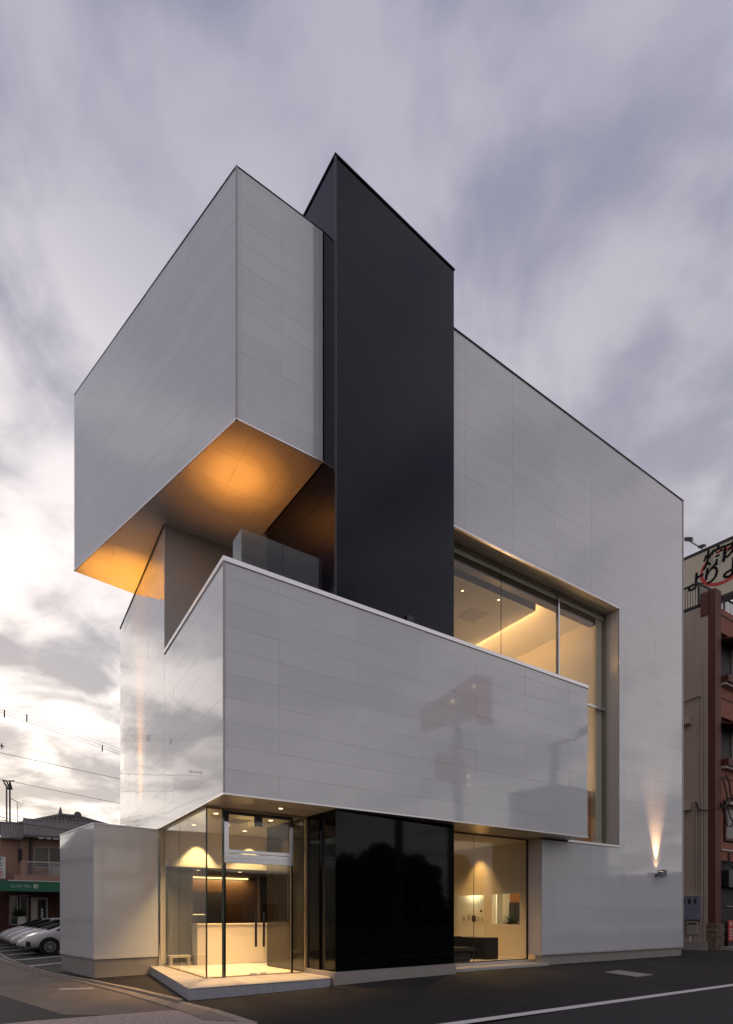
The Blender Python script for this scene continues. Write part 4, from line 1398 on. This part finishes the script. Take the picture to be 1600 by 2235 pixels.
# courses of half-round tiles on the front slope and the ridges
a, b = Vector(HA), Vector(HB)
c, d = Vector(R2), Vector(R1)
nrow, ncol = 11, 26
for j in range(nrow):
    v0, v1 = j / nrow, (j + 1) / nrow
    e0, e1 = a.lerp(d, v0), b.lerp(c, v0)
    f0, f1 = a.lerp(d, v1), b.lerp(c, v1)
    nc = max(3, round((e1 - e0).length / 0.30))
    q = MB()
    for i in range(nc):
        u = (i + 0.5) / nc
        p0 = e0.lerp(e1, u)
        up_ = (d - a).lerp(c - b, u) / nrow
        p1 = p0 + up_ * 1.08
        q.tube([p0 + Vector((0, -.02, .06)), p1 + Vector((0, 0, .02))], 0.085, 6)
    q.build('tile_course', M['roof_tile'], rf)
for p0, p1 in ((HA, R1), (HB, R2), (R1, R2)):
    n = 14 if p0 != R1 else 5
    p0, p1 = Vector(p0), Vector(p1)
    q = MB()
    for k in range(n):
        s0, s1 = p0.lerp(p1, k / n), p0.lerp(p1, (k + 0.93) / n)
        q.tube([s0 + Vector((0, 0, .12)), s1 + Vector((0, 0, .12))], 0.15, 8)
    q.build('ridge_tiles', M['roof_tile'], rf)
q = MB()
q.tube([(0.42, 38.9, 9.3), (0.42, 38.9, 9.6), (0.42, 38.9, 10.0)], 0.22, 8, 0.03)
q.build('finial', M['roof_tile'], rf)
q = MB().disc((1.62, 38.7, 9.45), (0, 1, 0), 0.28, 14, 0.3)
q.build('ridge_end', M['roof_tile'], rf)

# ================================================================== utility pole just left of the frame, overhead wires
PX, PY = -9.2, 2.0
up_ = empty('utility_pole', (PX, PY, 0), 'concrete utility pole with crossarms beside the tan side road, left of the white building', 'utility pole')
MB().tube([(PX, PY, -0.1), (PX, PY, 12.0)], 0.17, 14, 0.11).build('post', M['pole'], up_)
for z, l in ((11.3, 0.9), (10.5, 0.9), (8.45, 0.75), (7.85, 0.6)):
    ca = MB().obox((PX - l * .8, PY - 0.05 - l * .5, z), (l * 1.7, l * 1.0, 0), (-.04, .07, 0), (0, 0, 0.08)).build('crossarm', M['alu'], up_)
    for k in range(3):
        t_ = (k + 0.4) / 2.8
        bx, by = PX - l * .8 + l * 1.7 * t_, PY - 0.05 - l * .5 + l * 1.0 * t_
        MB().tube([(bx, by, z + 0.08), (bx, by, z + 0.24)], 0.05, 8).build('insulator', M['insul'], ca)
MB().tube([(PX + .35, PY - .1, 8.9), (PX + .35, PY - .1, 9.8)], 0.26, 16).build('transformer', M['pole'], up_)


def wire(name_label, a, b, sag=0.35, r=0.012, spacers=(), n=24):
    a, b = Vector(a), Vector(b)
    pts = [a.lerp(b, k / n) - Vector((0, 0, sag * 4 * (k / n) * (1 - k / n))) for k in range(n + 1)]
    q_ = MB().tube(pts, r, 5)
    o_ = q_.build('overhead_wire', M['wire'])
    tag(o_, name_label, 'wire', 'overhead wires crossing the sky')
    for s_ in spacers:
        k = min(n - 1, int(s_ * n))
        p = pts[k].lerp(pts[k + 1], s_ * n - k)
        MB().tube([p + Vector((0, 0, .02)), p - Vector((0, 0, .30))], 0.03, 6).build('bird_marker', M['wire'], o_)
    return o_


def dirn(vp):
    r_ = (vp - 778.5) / 1224.1
    return Vector((0.8427 * r_ + 0.5384, -0.5384 * r_ + 0.8427, 0)).normalized()


sp_w = wire('low wire with a little cross spreader, mirrored in the left white wall', (-9.0, 2.2, 8.55), (-3.30, 30.8, 7.45), 0.1, 0.012)
MB().obox((-4.05, 14.35, 7.86), (0.55, 0.22, 0.03), (0.02, -0.04, 0), (0, 0, 0.03)).build('spreader', M['wire'], sp_w)
for k in range(3):
    MB().tube([(-4.0 + k * .22, 14.37 + k * .09, 7.78 + k * .012), (-4.0 + k * .22, 14.37 + k * .09, 7.98 + k * .012)], 0.022, 6).build('insulator', M['wire'], sp_w)
d1, d2, d3 = dirn(1360), dirn(1743), dirn(1640)
A1 = Vector((-3.6, 17.9, 10.55))
wire('uppermost thin wire in the bright sky beside the building', A1 - d1 * 1.5, A1 + d1 * 32, 0.3, 0.006, (0.08, 0.235))
wire('second thin wire from the top, with small hanging markers', A1 - d1 * 1.5 + Vector((0, 0, -.16)), A1 + d1 * 32 + Vector((0, 0, -.16)), 0.3, 0.006, (0.05, 0.20, 0.262))
wire('third thin wire from the top, just above the dark cloud', A1 - d1 * 1.5 + Vector((0, 0, -.30)), A1 + d1 * 32 + Vector((0, 0, -.30)), 0.3, 0.008)
A2_ = Vector((-3.6, 17.9, 8.5))
wire('single wire running below the marked wires towards the building', A2_ - d2 * 1.5, A2_ + d2 * 34, 0.2, 0.011)
A3 = Vector((-3.1, 35.5, 10.9))
wire('single wire starting at the twin steel poles', A3, A3 + d3 * 40, 0.3, 0.016)
wire('taut wire from the twin pole bracket to the frame edge', A3, A3 + Vector((-9, -1, 1.4)), 0.2, 0.016)
for k in range(4):
    wire(['highest', 'second', 'third', 'lowest'][k] + ' of four low wires crossing behind the twin poles', (-6, 36 + k * .3, 9.4 - k * .32), (3.5, 42 + k * .3, 8.8 - k * .30), 0.3, 0.016)
wire('black cable hanging in front of the corrugated fascia', (-3.9, 28.9, 7.2), (9, 31.5, 6.9), 0.15, 0.020)

# ================================================================== brown restaurant block on the right
E0 = Vector((22.26, 1.77))
sd = Vector((-0.129, 0.992))
N = empty('brown_building', (22.26, 1.77, 0), 'brown and taupe restaurant block with dark corner pillar right of the white building', 'building')


def sp(t_, off=0.0, z=0.0):
    """point on the side wall, t metres back from the corner, off metres proud of it"""
    p = E0 + sd * t_ - Vector((0.992, 0.129)) * off
    return Vector((p.x, p.y, z))


q = MB().prism([tuple(E0), (36, 1.77), (36, 14), tuple(E0 + sd * 12)], -0.05, 15.0)
q.build('side_wall', M['side_wall'], N)
# slight horizontal joints of the rendered side wall
for z in (3.9, 7.4, 10.9):
    MB().obox(sp(0.0, 0.004, z), sp(1.6, 0.004, z) - sp(0, 0.004, z), Vector((0.01, 0, 0)), (0, 0, 0.03)).build('wall_joint', M['pipe'], N)
q = MB().prism([(22.26 + 0.04, 1.49), (22.80, 1.49), (22.80, 1.80), (22.26, 1.80), (22.262, 1.77)], 1.15, 15.6)
q.build('corner_pillar', M['brown_dark'], N)
q = MB().obox(sp(-0.02, 0.05, 14.55), sp(0.27, .05, 0) - sp(-0.02, .05, 0), Vector((0.3, 0.04, 0)), (0, 0, 1.0))
q.build('pillar_cap', M['brown_dark'], N)
# brown front wall in bands
q = MB()
for z0, z1 in ((13.95, 15.0), (10.25, 11.6), (6.55, 7.95), (3.95, 4.75)):
    q.box(22.80, 36, 1.62, 1.76, z0, z1)
q.box(22.80, 23.05, 1.60, 1.76, 0.0, 15.0)
q.box(22.80, 23.30, 1.625, 1.76, 4.75, 6.55)
q.build('front_wall', M['brown'], N)
MB().box(23.05, 36, 1.765, 1.775, 0.0, 15.0).build('recess_dark_sheet', M['dark_int'], N)  # flat near-black sheet; the shade of deep recesses is put into its colour
for z in (14.7, 11.05, 7.55, 3.9):
    MB().box(22.80, 36, 1.595, 1.625, z, z + 0.05).build('groove_strip', M['brown_dark'], N)  # raised dark brown strip standing for a groove
for z0, z1 in ((11.60, 13.95), (7.95, 10.25)):
    wn = MB()
    wn.box(23.05, 33, 1.40, 1.75, z0, z0 + 0.10)
    wnp = wn.build('window', M['pale_ledge'], N)
    MB().box(23.05, 33, 1.30, 1.75, z0 + 0.101, z0 + 0.40).build('window_box', M['brown_dark'], wnp)
    MB().box(24.35, 25.3, 1.70, 1.76, z0 + 0.42, z1 - 0.4).build('curtain', M['alu'], wnp)
    q = MB().add([(23.05, 1.74, z1 - 0.20), (33, 1.74, z1 - 0.20), (33, 1.05, z1 - 0.42), (23.05, 1.05, z1 - 0.42), (23.05, 1.74, z1 - 0.28), (33, 1.74, z1 - 0.28), (33, 1.05, z1 - 0.48), (23.05, 1.05, z1 - 0.48)],
                 [(0, 3, 2, 1), (4, 5, 6, 7), (3, 7, 6, 2), (0, 4, 7, 3)])
    q.build('window_hood', M['brown_dark'], wnp)
    MB().box(23.05, 33, 1.03, 1.05, z1 - 0.47, z1 - 0.40).build('hood_edge', M['pale_ledge'], wnp)
wn = frame_window('window', 23.35, 26, 1.60, 4.82, 6.35, N, fr='brown_dark', gl='curtain', t=0.12)
MB().box(23.2, 27, 1.40, 1.62, 6.40, 6.50).build('window_hood', M['pale_ledge'], wn)
MB().box(23.05, 30, 1.56, 1.62, 4.36, 4.43).build('ledge', M['pale_ledge'], N)
MB().box(23.06, 36, 1.70, 1.76, 0.0, 3.9).build('shop_front', M['dark_int'], N)
sb = MB().box(23.2, 27, 1.35, 1.69, 2.75, 3.50).build('sign_box', M['lamp_black'], N)
for z in (3.40, 2.78):
    MB().box(23.75, 27, 1.325, 1.348, z, z + 0.10).build('light_strip', M['pink_neon'], sb)
ol = MB().tube([(23.75, 1.60, 4.30), (23.75, 1.60, 3.75), (23.75, 1.40, 3.62)], 0.05, 8)
olp = ol.build('sign_lamp', M['lamp_black'], N)
MB().box(23.70, 23.95, 1.22, 1.38, 3.55, 3.70).build('lamp_head', M['alu'], olp)
MB().box(22.9, 36, 1.0, 1.70, -0.02, 0.14).build('doorstep', M['plinth'], N)
MB().box(23.6, 24.3, 1.6, 1.66, 1.9, 1.93).build('door_rail', M['alu'], N)
# poster panel leaning by the entrance
po = empty('poster_stand', (24.0, 1.45, 0.14), 'red and white poster panel beside the dark restaurant entrance', 'poster')
MB().box(23.45, 24.75, 1.50, 1.55, 0.14, 0.44).build('stand', M['lamp_black'], po)
r_ = MB().box(23.42, 23.85, 1.47, 1.50, 0.38, 1.30).build('red_board', M['letter_red'], po)
w_ = MB().box(23.86, 24.60, 1.46, 1.49, 0.44, 1.30).build('white_board', M['sign_white'], po)
MB().box(23.55, 23.70, 1.462, 1.469, 1.06, 1.22).build('print_mark', M['sign_white'], r_)
for k in range(4):
    MB().box(23.49, 23.78, 1.462, 1.469, 0.46 + k * 0.13, 0.53 + k * 0.13).build('print_mark', M['pale_ledge'], r_)
for k, (x0, z0, ww_, hh) in enumerate(((23.95, 0.92, .12, .26), (23.95, 0.55, .14, .18), (24.2, 0.62, .10, .22), (24.05, 0.80, .10, .08))):
    MB().box(x0, x0 + ww_, 1.452, 1.459, z0, z0 + hh).build('print_mark', M['letter_black'], w_)
# stone cladding round the pillar foot
q = MB().prism([(22.30, 1.47), (22.80, 1.47), (22.80, 1.80), (22.24, 1.80)], -0.05, 1.16)
pf = q.build('pillar_foot', M['field_stone'], N)
z = 0.0
while z < 1.12:
    h = rnd.uniform(0.09, 0.16)
    h = min(h, 1.16 - z)
    x = 22.24
    while x < 22.95:
        l = min(rnd.uniform(0.15, 0.34), 22.97 - x)
        pr_ = rnd.uniform(0.02, 0.07)
        MB().box(x, x + l - 0.012, 1.468 - pr_, 1.469, z, z + h - 0.012).build('stone', M['field_stone'], pf)
        x += l
    for y0, y1 in ((1.46, 1.62), (1.63, 1.80)):
        pr_ = rnd.uniform(0.02, 0.06)
        MB().box(22.245 - pr_, 22.246 + 0.05, y0, y1, z, z + h - 0.012).build('stone', M['field_stone'], pf)
    z += h
# pipes, hoods on the side wall
def spipe(pts, r=0.035, name='drainpipe'):
    return MB().tube([sp(t_, 0.06, z_) for t_, z_ in pts], r, 8).build(name, M['pipe'], N)


spipe([(1.6, 10.95), (0.40, 11.12), (0.26, 11.10), (0.22, 10.9), (0.22, 1.5), (0.30, 1.0), (0.42, 1.2)], 0.04)
spipe([(0.32, 6.45), (0.32, 2.42)], 0.03)
spipe([(0.42, 6.50), (0.42, 2.42)], 0.03)
spipe([(0.12, 12.5), (0.12, 0.4)], 0.02, 'conduit')
for z in (9.95, 6.15):
    q = MB()
    a_, b_ = sp(0.62, 0, z), sp(1.05, 0, z)
    d_ = b_ - a_
    o_ = sp(0.62, 0.32, z) - a_
    q.add([a_, b_, b_ + o_, a_ + o_, a_ + Vector((0, 0, .42)), b_ + Vector((0, 0, .42)), b_ + o_ * .7 + Vector((0, 0, .36)), a_ + o_ * .7 + Vector((0, 0, .36))],
          [(0, 1, 2, 3), (4, 7, 6, 5), (0, 3, 7, 4), (1, 5, 6, 2), (3, 2, 6, 7)])
    q.build('vent_hood', M['pipe'], N)
# loose cables at the corner
cb = MB()
for k in range(5):
    z0 = 7.4 - k * 0.35
    pts = [Vector((22.75 + 0.25 * i, 1.42 - 0.05 * math.sin(i + k), z0 + 0.35 * math.sin(i * 1.3 + k * 2) - 0.12 * i)) for i in range(6)]
    cb.tube(pts, 0.03, 6)
cb.tube([sp(0.45, 0.1, 6.5), sp(0.3, 0.15, 6.1), sp(0.0, 0.2, 6.05), Vector((22.7, 1.3, 6.2)), Vector((23.3, 1.3, 6.5))], 0.03, 6)
tag(cb.build('cable_bundle', M['wire']), 'tangle of black cables fixed across the brown front wall', 'cables')
# meter cabinet and water heater
mc = empty('meter_cabinet', sp(0.6, 0.1, 1.3), 'grey blue electric meter cabinet with three dials on taupe wall', 'meter cabinet')
MB().obox(sp(0.24, 0.02, 1.33), sp(1.15, 0.02, 0) - sp(0.24, 0.02, 0), sp(0, .22, 0) - sp(0, 0, 0), (0, 0, 1.02)).build('cabinet', M['meter_blue'], mc)
MB().obox(sp(0.22, 0.0, 2.352), sp(1.17, 0.0, 0) - sp(0.22, 0.0, 0), sp(0, .27, 0) - sp(0, 0, 0), (0, 0, .05)).build('cabinet_lid', M['alu'], mc)
for t_ in (0.36, 0.60, 0.84):
    MB().obox(sp(t_, 0.241, 2.02), sp(t_ + .11, .241, 0) - sp(t_, .241, 0), sp(0, .012, 0) - sp(0, 0, 0), (0, 0, .22)).build('dial_window', M['win_dark'], mc)
MB().obox(sp(0.28, 0.2405, 1.76), sp(0.82, .24, 0) - sp(0.28, .24, 0), sp(0, .006, 0) - sp(0, 0, 0), (0, 0, .012)).build('door_seam', M['dark_int'], mc)
wh_ = empty('water_heater', sp(0.5, 0.1, 0.7), 'small beige gas water heater below the meter cabinet', 'water heater')
MB().obox(sp(0.33, 0.02, 0.68), sp(0.76, 0.02, 0) - sp(0.33, 0.02, 0), sp(0, .2, 0) - sp(0, 0, 0), (0, 0, .56)).build('casing', M['heater'], wh_)
MB().obox(sp(0.38, 0.222, 1.12), sp(0.70, .22, 0) - sp(0.38, .22, 0), sp(0, .03, 0) - sp(0, 0, 0), (0, 0, .06)).build('exhaust_slot', M['dark_int'], wh_)
for t_ in (0.48, 0.62):
    MB().tube([sp(t_, 0.12, 0.68), sp(t_, 0.12, 0.1 if t_ > .5 else .45)], 0.028, 8).build('pipe', M['pale_ledge'], wh_)
gp = MB().tube([sp(1.3, 0.3, 0.42), sp(0.62, 0.3, 0.42)], 0.03, 8).tube([sp(1.3, 0.3, 0.12), sp(0.62, 0.3, 0.12)], 0.03, 8).tube([sp(0.62, 0.3, 0.12), sp(0.62, 0.3, 0.62)], 0.035, 8)
tag(gp.build('ground_pipes', M['pale_ledge']), 'white pipes running along the ground below the water heater', 'pipes')
lwall = MB().prism([tuple(sp(-0.02, 0.03)[:2]), tuple(sp(-0.02, 0.35)[:2]), tuple(sp(1.5, 0.35)[:2]), tuple(sp(1.5, 0.03)[:2])], -0.05, 0.36)
tag(lwall.build('low_concrete_wall', M['plinth']), 'low grey concrete wall at foot of the taupe side wall', 'low wall')
# roof railing
rr = MB()
rc = sp(0.40, -0.05, 0)
rr.tube([sp(2.5, -0.1, 16.12), Vector((rc.x, rc.y, 16.12)), Vector((23.2, rc.y - .05, 16.12)), Vector((34, rc.y - .05, 16.12))], 0.045, 6)
rr.tube([sp(2.5, -0.1, 15.12), Vector((rc.x, rc.y, 15.12)), Vector((34, rc.y - .05, 15.12))], 0.05, 6)
rrp = rr.build('roof_railing', M['rail_dark'], N)
bal = MB()
for k in range(20):
    p = Vector((rc.x, rc.y, 0)).lerp(sp(2.5, -0.1, 0), k / 20)
    bal.tube([(p.x, p.y, 15.12), (p.x, p.y, 16.12)], 0.016 if k % 6 else 0.035, 5)
for k in range(90):
    x = rc.x + k * 0.125
    bal.tube([(x, rc.y - .03, 15.12), (x, rc.y - .03, 16.12)], 0.016 if k % 9 else 0.035, 5)
bal.build('balusters', M['rail_dark'], rrp)
# roof signboard facing the side
SG = empty('roof_signboard', (26.4, 2.6, 15.0), 'cream rooftop signboard with black brush characters and a red ring', 'signboard')
P0 = Vector((26.4, 2.6))


def gp_(t_, z, off=0.0):
    p = P0 + sd * t_ - Vector((0.992, 0.129)) * off
    return Vector((p.x, p.y, z))


q = MB().obox(gp_(-3.0, 17.25), gp_(3.4, 17.25) - gp_(-3.0, 17.25), Vector((0.5, 0.065, 0)), (0, 0, 2.62))
sgb = q.build('sign_face', M['sign_cream'], SG)
q = MB().obox(gp_(-3.05, 19.80, .03), gp_(3.45, 19.80) - gp_(-3.05, 19.80), Vector((0.56, 0.07, 0)), (0, 0, 0.14))
q.obox(gp_(-3.05, 17.12, .03), gp_(3.45, 17.1) - gp_(-3.05, 17.1), Vector((0.56, 0.07, 0)), (0, 0, 0.14))
q.build('sign_border', M['rail_dark'], SG)
q = MB()
for t_ in (-2, 0, 1.5, 3):
    p = gp_(t_, 15, -0.25)
    q.tube([(p.x, p.y, 15.0), (p.x, p.y, 17.2)], 0.08, 8)
q.build('sign_leg', M['rail_dark'], SG)
exd = -sd  # reading direction (seen from the left, text runs towards the street)
ex3 = Vector((exd.x, exd.y, 0))
for ch, t_, z_, s_ in (('焼', 0.84, 19.24, 0.98), ('肉', 0.02, 19.26, 0.98), ('り', 0.95, 18.42, 0.95), ('よ', 0.02, 18.38, 1.05), ('よ', 1.64, 18.42, 0.95)):
    text(ch, s_, gp_(t_, z_, 0.012), ex3, (0, 0, 1), M['letter_black'], 'brush_character', SG, depth=0.01, thick=0.016, shear=0.08)
q = MB()
nseg = 40
for k in range(nseg):
    a0, a1 = R(75 + 330 * k / nseg), R(75 + 330 * (k + 1) / nseg)
    w0, w1 = [0.10 + 0.075 * math.sin(math.pi * min(1, max(0, (kk / nseg)))) * (1 + 0.15 * math.sin(kk * 2.1)) for kk in (k, k + 1)]
    cx_, cz_, ra, rb = 0.45, 18.68, 0.92, 0.80
    pts = []
    for aa, w_ in ((a0, w0), (a1, w1)):
        for s_ in (-1, 1):
            pts.append(gp_(cx_ - math.cos(aa) * (ra + s_ * w_ / 2) * -1, cz_ + math.sin(aa) * (rb + s_ * w_ / 2), 0.006))
    q.add([pts[0], pts[1], pts[3], pts[2]], [(0, 1, 2, 3)])
q.build('red_ring', M['ring_red'], SG)
# floodlight arm on the sign
fa = empty('sign_floodlight', gp_(1.5, 19.95), 'small black floodlight on an arm above the cream signboard', 'floodlight')
MB().tube([gp_(1.30, 19.95, 0.05), gp_(1.75, 20.38, 0.55)], 0.035, 6).build('arm', M['alu'], fa)
MB().obox(gp_(1.62, 20.30, 0.60), gp_(1.95, 20.45) - gp_(1.62, 20.3), Vector((0.25, 0.03, .06)), (0, 0, .18)).build('lamp_head', M['lamp_black'], fa)
MB().obox(gp_(1.15, 19.95, 0.25), gp_(1.45, 20.0) - gp_(1.15, 19.95), Vector((0.25, 0.03, .05)), (0, 0, .10)).build('bracket', M['lamp_black'], fa)

# ================================================================== across the street (seen only mirrored in the glossy walls)
# tree
def tree(x, y, h, rad, label):
    tr_ = empty('street_tree', (x, y, 0), label, 'tree', 'trees across the street')
    q_ = MB().tube([(x, y, -0.1), (x + .05, y, h * .25), (x - .05, y + .05, h * .5)], 0.24, 10, 0.12)
    for k in range(7):
        a = k * 0.9
        q_.tube([(x, y, h * .30 + k * .12), (x + math.cos(a) * rad * .6, y + math.sin(a) * rad * .6, h * .5 + k * .22)], 0.09, 6, 0.03)
    q_.build('trunk', M['bark'], tr_)
    q_ = MB()
    cl_ = []
    for k in range(26):
        a, e_, rr_ = rnd.uniform(0, 6.28), rnd.uniform(-0.5, 1.4), rnd.uniform(.35, 1) ** .5
        cl_.append(Vector((x + math.cos(a) * math.cos(e_) * rad * rr_, y + math.sin(a) * math.cos(e_) * rad * rr_, h * .55 + math.sin(e_) * h * .40 * rr_)))
    for c_ in cl_:
        for k in range(420):
            v_ = Vector((rnd.gauss(0, 1), rnd.gauss(0, 1), rnd.gauss(0, 1)))
            v_ = v_.normalized() * rnd.uniform(.2, 1) ** .5 * rad * .36
            p = c_ + v_ * (0.6 + 0.8 * ((c_.x * 7.3 + c_.z * 3.1) % 1.0))
            a_ = Vector((rnd.uniform(-1, 1), rnd.uniform(-1, 1), rnd.uniform(-1, 1))).normalized() * 0.22
            b_ = a_.orthogonal().normalized() * 0.15
            q_.add([p - a_, p + b_, p + a_, p - b_], [(0, 1, 2, 3)])
    q_.build('crown', M['leaf'], tr_)


tree(26.5, -25.5, 7.6, 3.4, 'round dark tree mirrored in the black glass foot of the tower')
tree(32.5, -26, 6.5, 2.2, 'smaller dark tree mirrored at the right of the black glass')


def house(x0, x1, y0, y1, h, rh, label):
    b_ = empty('side_house', ((x0 + x1) / 2, (y0 + y1) / 2, 0), label, 'house', 'houses along the side road')
    MB().box(x0, x1, y0, y1, -0.1, h).build('wall', M['salon_wall'] if int(y0) % 2 else M['block_grey'], b_)
    ym = (y0 + y1) / 2
    e_ = 0.5
    q_ = MB().add([(x0 - e_, y0 - e_, h), (x1 + e_, y0 - e_, h), (x1 + e_, y1 + e_, h), (x0 - e_, y1 + e_, h), (x0 - e_, ym, h + rh), (x1 + e_, ym, h + rh)],
                  [(0, 1, 5, 4), (2, 3, 4, 5), (1, 2, 5), (3, 0, 4), (3, 2, 1, 0)])
    q_.build('roof', M['roof_tile'], b_)
    n_ = int((y1 - y0) // 2.6)
    for i in range(n_):
        for z_ in (0.9, 3.6):
            ya = y0 + 0.7 + i * 2.6
            f_ = MB().box(x1, x1 + .06, ya, ya + 1.5, z_, z_ + 1.2).build('window', M['alu'], b_)
            MB().box(x1 + .061, x1 + .07, ya + .06, ya + 1.44, z_ + .06, z_ + 1.14).build('pane', M['win_dark'], f_)


house(-24, -15, 2, 10, 5.6, 2.0, 'grey rendered gabled house on the side road, nearest the street corner')
house(-25, -16, 13, 23, 5.4, 2.2, 'pinkish gabled house on the side road, second from the street corner')
house(-24, -15, 26, 35, 5.6, 2.1, 'grey rendered gabled house on the side road, opposite the parked cars')
house(-26, -16, 39, 50, 5.5, 2.2, 'pinkish gabled house at the far end of the side road')
hq = MB()
for k in range(5200):
    x_, y_, z_ = rnd.uniform(17, 38), rnd.uniform(-27.8, -26.4), rnd.uniform(0.1, 1) ** .7 * (2.6 + 0.7 * math.sin(k * 0.0017) )
    a_ = Vector((rnd.uniform(-1, 1), rnd.uniform(-1, 1), rnd.uniform(-1, 1))).normalized() * 0.16
    b_ = a_.orthogonal().normalized() * 0.11
    p = Vector((x_, y_, z_))
    hq.add([p - a_, p + b_, p + a_, p - b_], [(0, 1, 2, 3)])
tag(hq.build('hedge', M['leaf']), 'long dark hedge under the street trees, mirrored in black glass', 'hedge')


def block(x0, x1, y0, y1, h, label, nx, nz, m='block_grey'):
    b_ = empty('street_building', ((x0 + x1) / 2, y1, 0), label, 'building', 'buildings across the street')
    MB().box(x0, x1, y0, y1, -0.1, h).build('wall', M[m], b_)
    MB().box(x0 - .15, x1 + .15, y0 - .15, y1 + .15, h, h + .3).build('roof', M['fascia'], b_)
    for i in range(nx):
        for j in range(nz):
            xa = x0 + (x1 - x0) * (i + .25) / nx
            xb = x0 + (x1 - x0) * (i + .75) / nx
            za = 1.0 + j * 3.0
            f_ = MB().box(xa, xb, y1, y1 + .06, za, za + 1.5).build('window', M['alu'], b_)
            MB().box(xa + .06, xb - .06, y1 + .061, y1 + .07, za + .06, za + 1.44).build('pane', M['win_dark'], f_)


block(38, 48, -27, -22, 13.0, 'grey flat roofed block mirrored at the right of the projecting storey', 4, 4)
for bx0, bx1, bh, lab in ((44, 48.6, 4.0, 'low flat shop next to the tall grey block across the street'), (49.2, 52.6, 4.9, 'narrow shop standing between two lower roofs across the street'),
                          (53.0, 56.4, 4.1, 'lowest flat roofed shop in the row across the street'), (56.9, 58.6, 5.9, 'slim tower-like shop in the row across the street'),
                          (59.2, 63.0, 4.5, 'square shop just past the slim one across the street'), (63.4, 68.0, 5.3, 'two window shop towards the end of the row across the street'),
                          (68.8, 73.0, 6.6, 'tallest shop near the far end of the row across the street'), (74.0, 82.0, 5.0, 'broad shop closing the row across the street')):
    block(bx0, bx1, -32, -24, bh, lab, max(1, int((bx1 - bx0) / 2)), 1)
block(4, 16, -40, -28, 4.5, 'low single storey shop mirrored below the trees', 4, 1)
# red pole sign
ps = empty('pole_sign', (25.5, -22, 0), 'tall pole sign with two red boards mirrored in the white storey', 'pole sign')
MB().tube([(26.6, -22.3, -.1), (26.6, -22.3, 18.5)], 0.35, 12).build('post', M['pole'], ps)
q = MB().add([(22.9, -22, 15.1), (28.2, -22, 17.0), (30.4, -22, 17.2), (30.4, -22, 20.9), (28.2, -22, 20.7), (25.5, -22, 18.6), (22.9, -22, 17.0)], [(6, 5, 4, 3, 2, 1, 0)])
q.add([(22.9, -22.3, 15.1), (28.2, -22.3, 17.0), (30.4, -22.3, 17.2), (30.4, -22.3, 20.9), (28.2, -22.3, 20.7), (25.5, -22.3, 18.6), (22.9, -22.3, 17.0)], [(0, 1, 2, 3, 4, 5, 6)])
n7 = 7
q.f += [(i, (i + 1) % n7, n7 + (i + 1) % n7, n7 + i) for i in range(n7)]
q.build('board', M['red_board'], ps)
q = MB().prism([(24.4, -22), (27.4, -22), (27.4, -22.3), (24.4, -22.3)], 12.0, 14.0)
q.build('board', M['red_board'], ps)
for x_, z_ in ((28.0, 19.6), (25.8, 18.0), (27.6, 12.6), (27.6, 11.8)):
    MB().disc((x_, -21.95, z_), (0, 1, 0), 0.14, 12, 0.05).build('bulb', M['lamp_glow'], ps)
# street lamp pole
lp = empty('street_lamp', (37.5, -21.5, 0), 'street lamp pole with curved arm mirrored above the grey block', 'street lamp')
MB().tube([(37.5, -21.5, -.1), (37.5, -21.5, 16.4)], 0.35, 10).build('post', M['pole'], lp)
MB().tube([(36.8, -21.5, 16.2), (37.5, -21.5, 16.4), (40.0, -21.5, 17.2), (41.5, -21.5, 18.4)], 0.16, 8).build('arm', M['pole'], lp)
MB().tube([(41.0, -21.5, 18.0), (42.4, -21.5, 18.9)], 0.35, 8).build('lamp_head', M['pole'], lp)
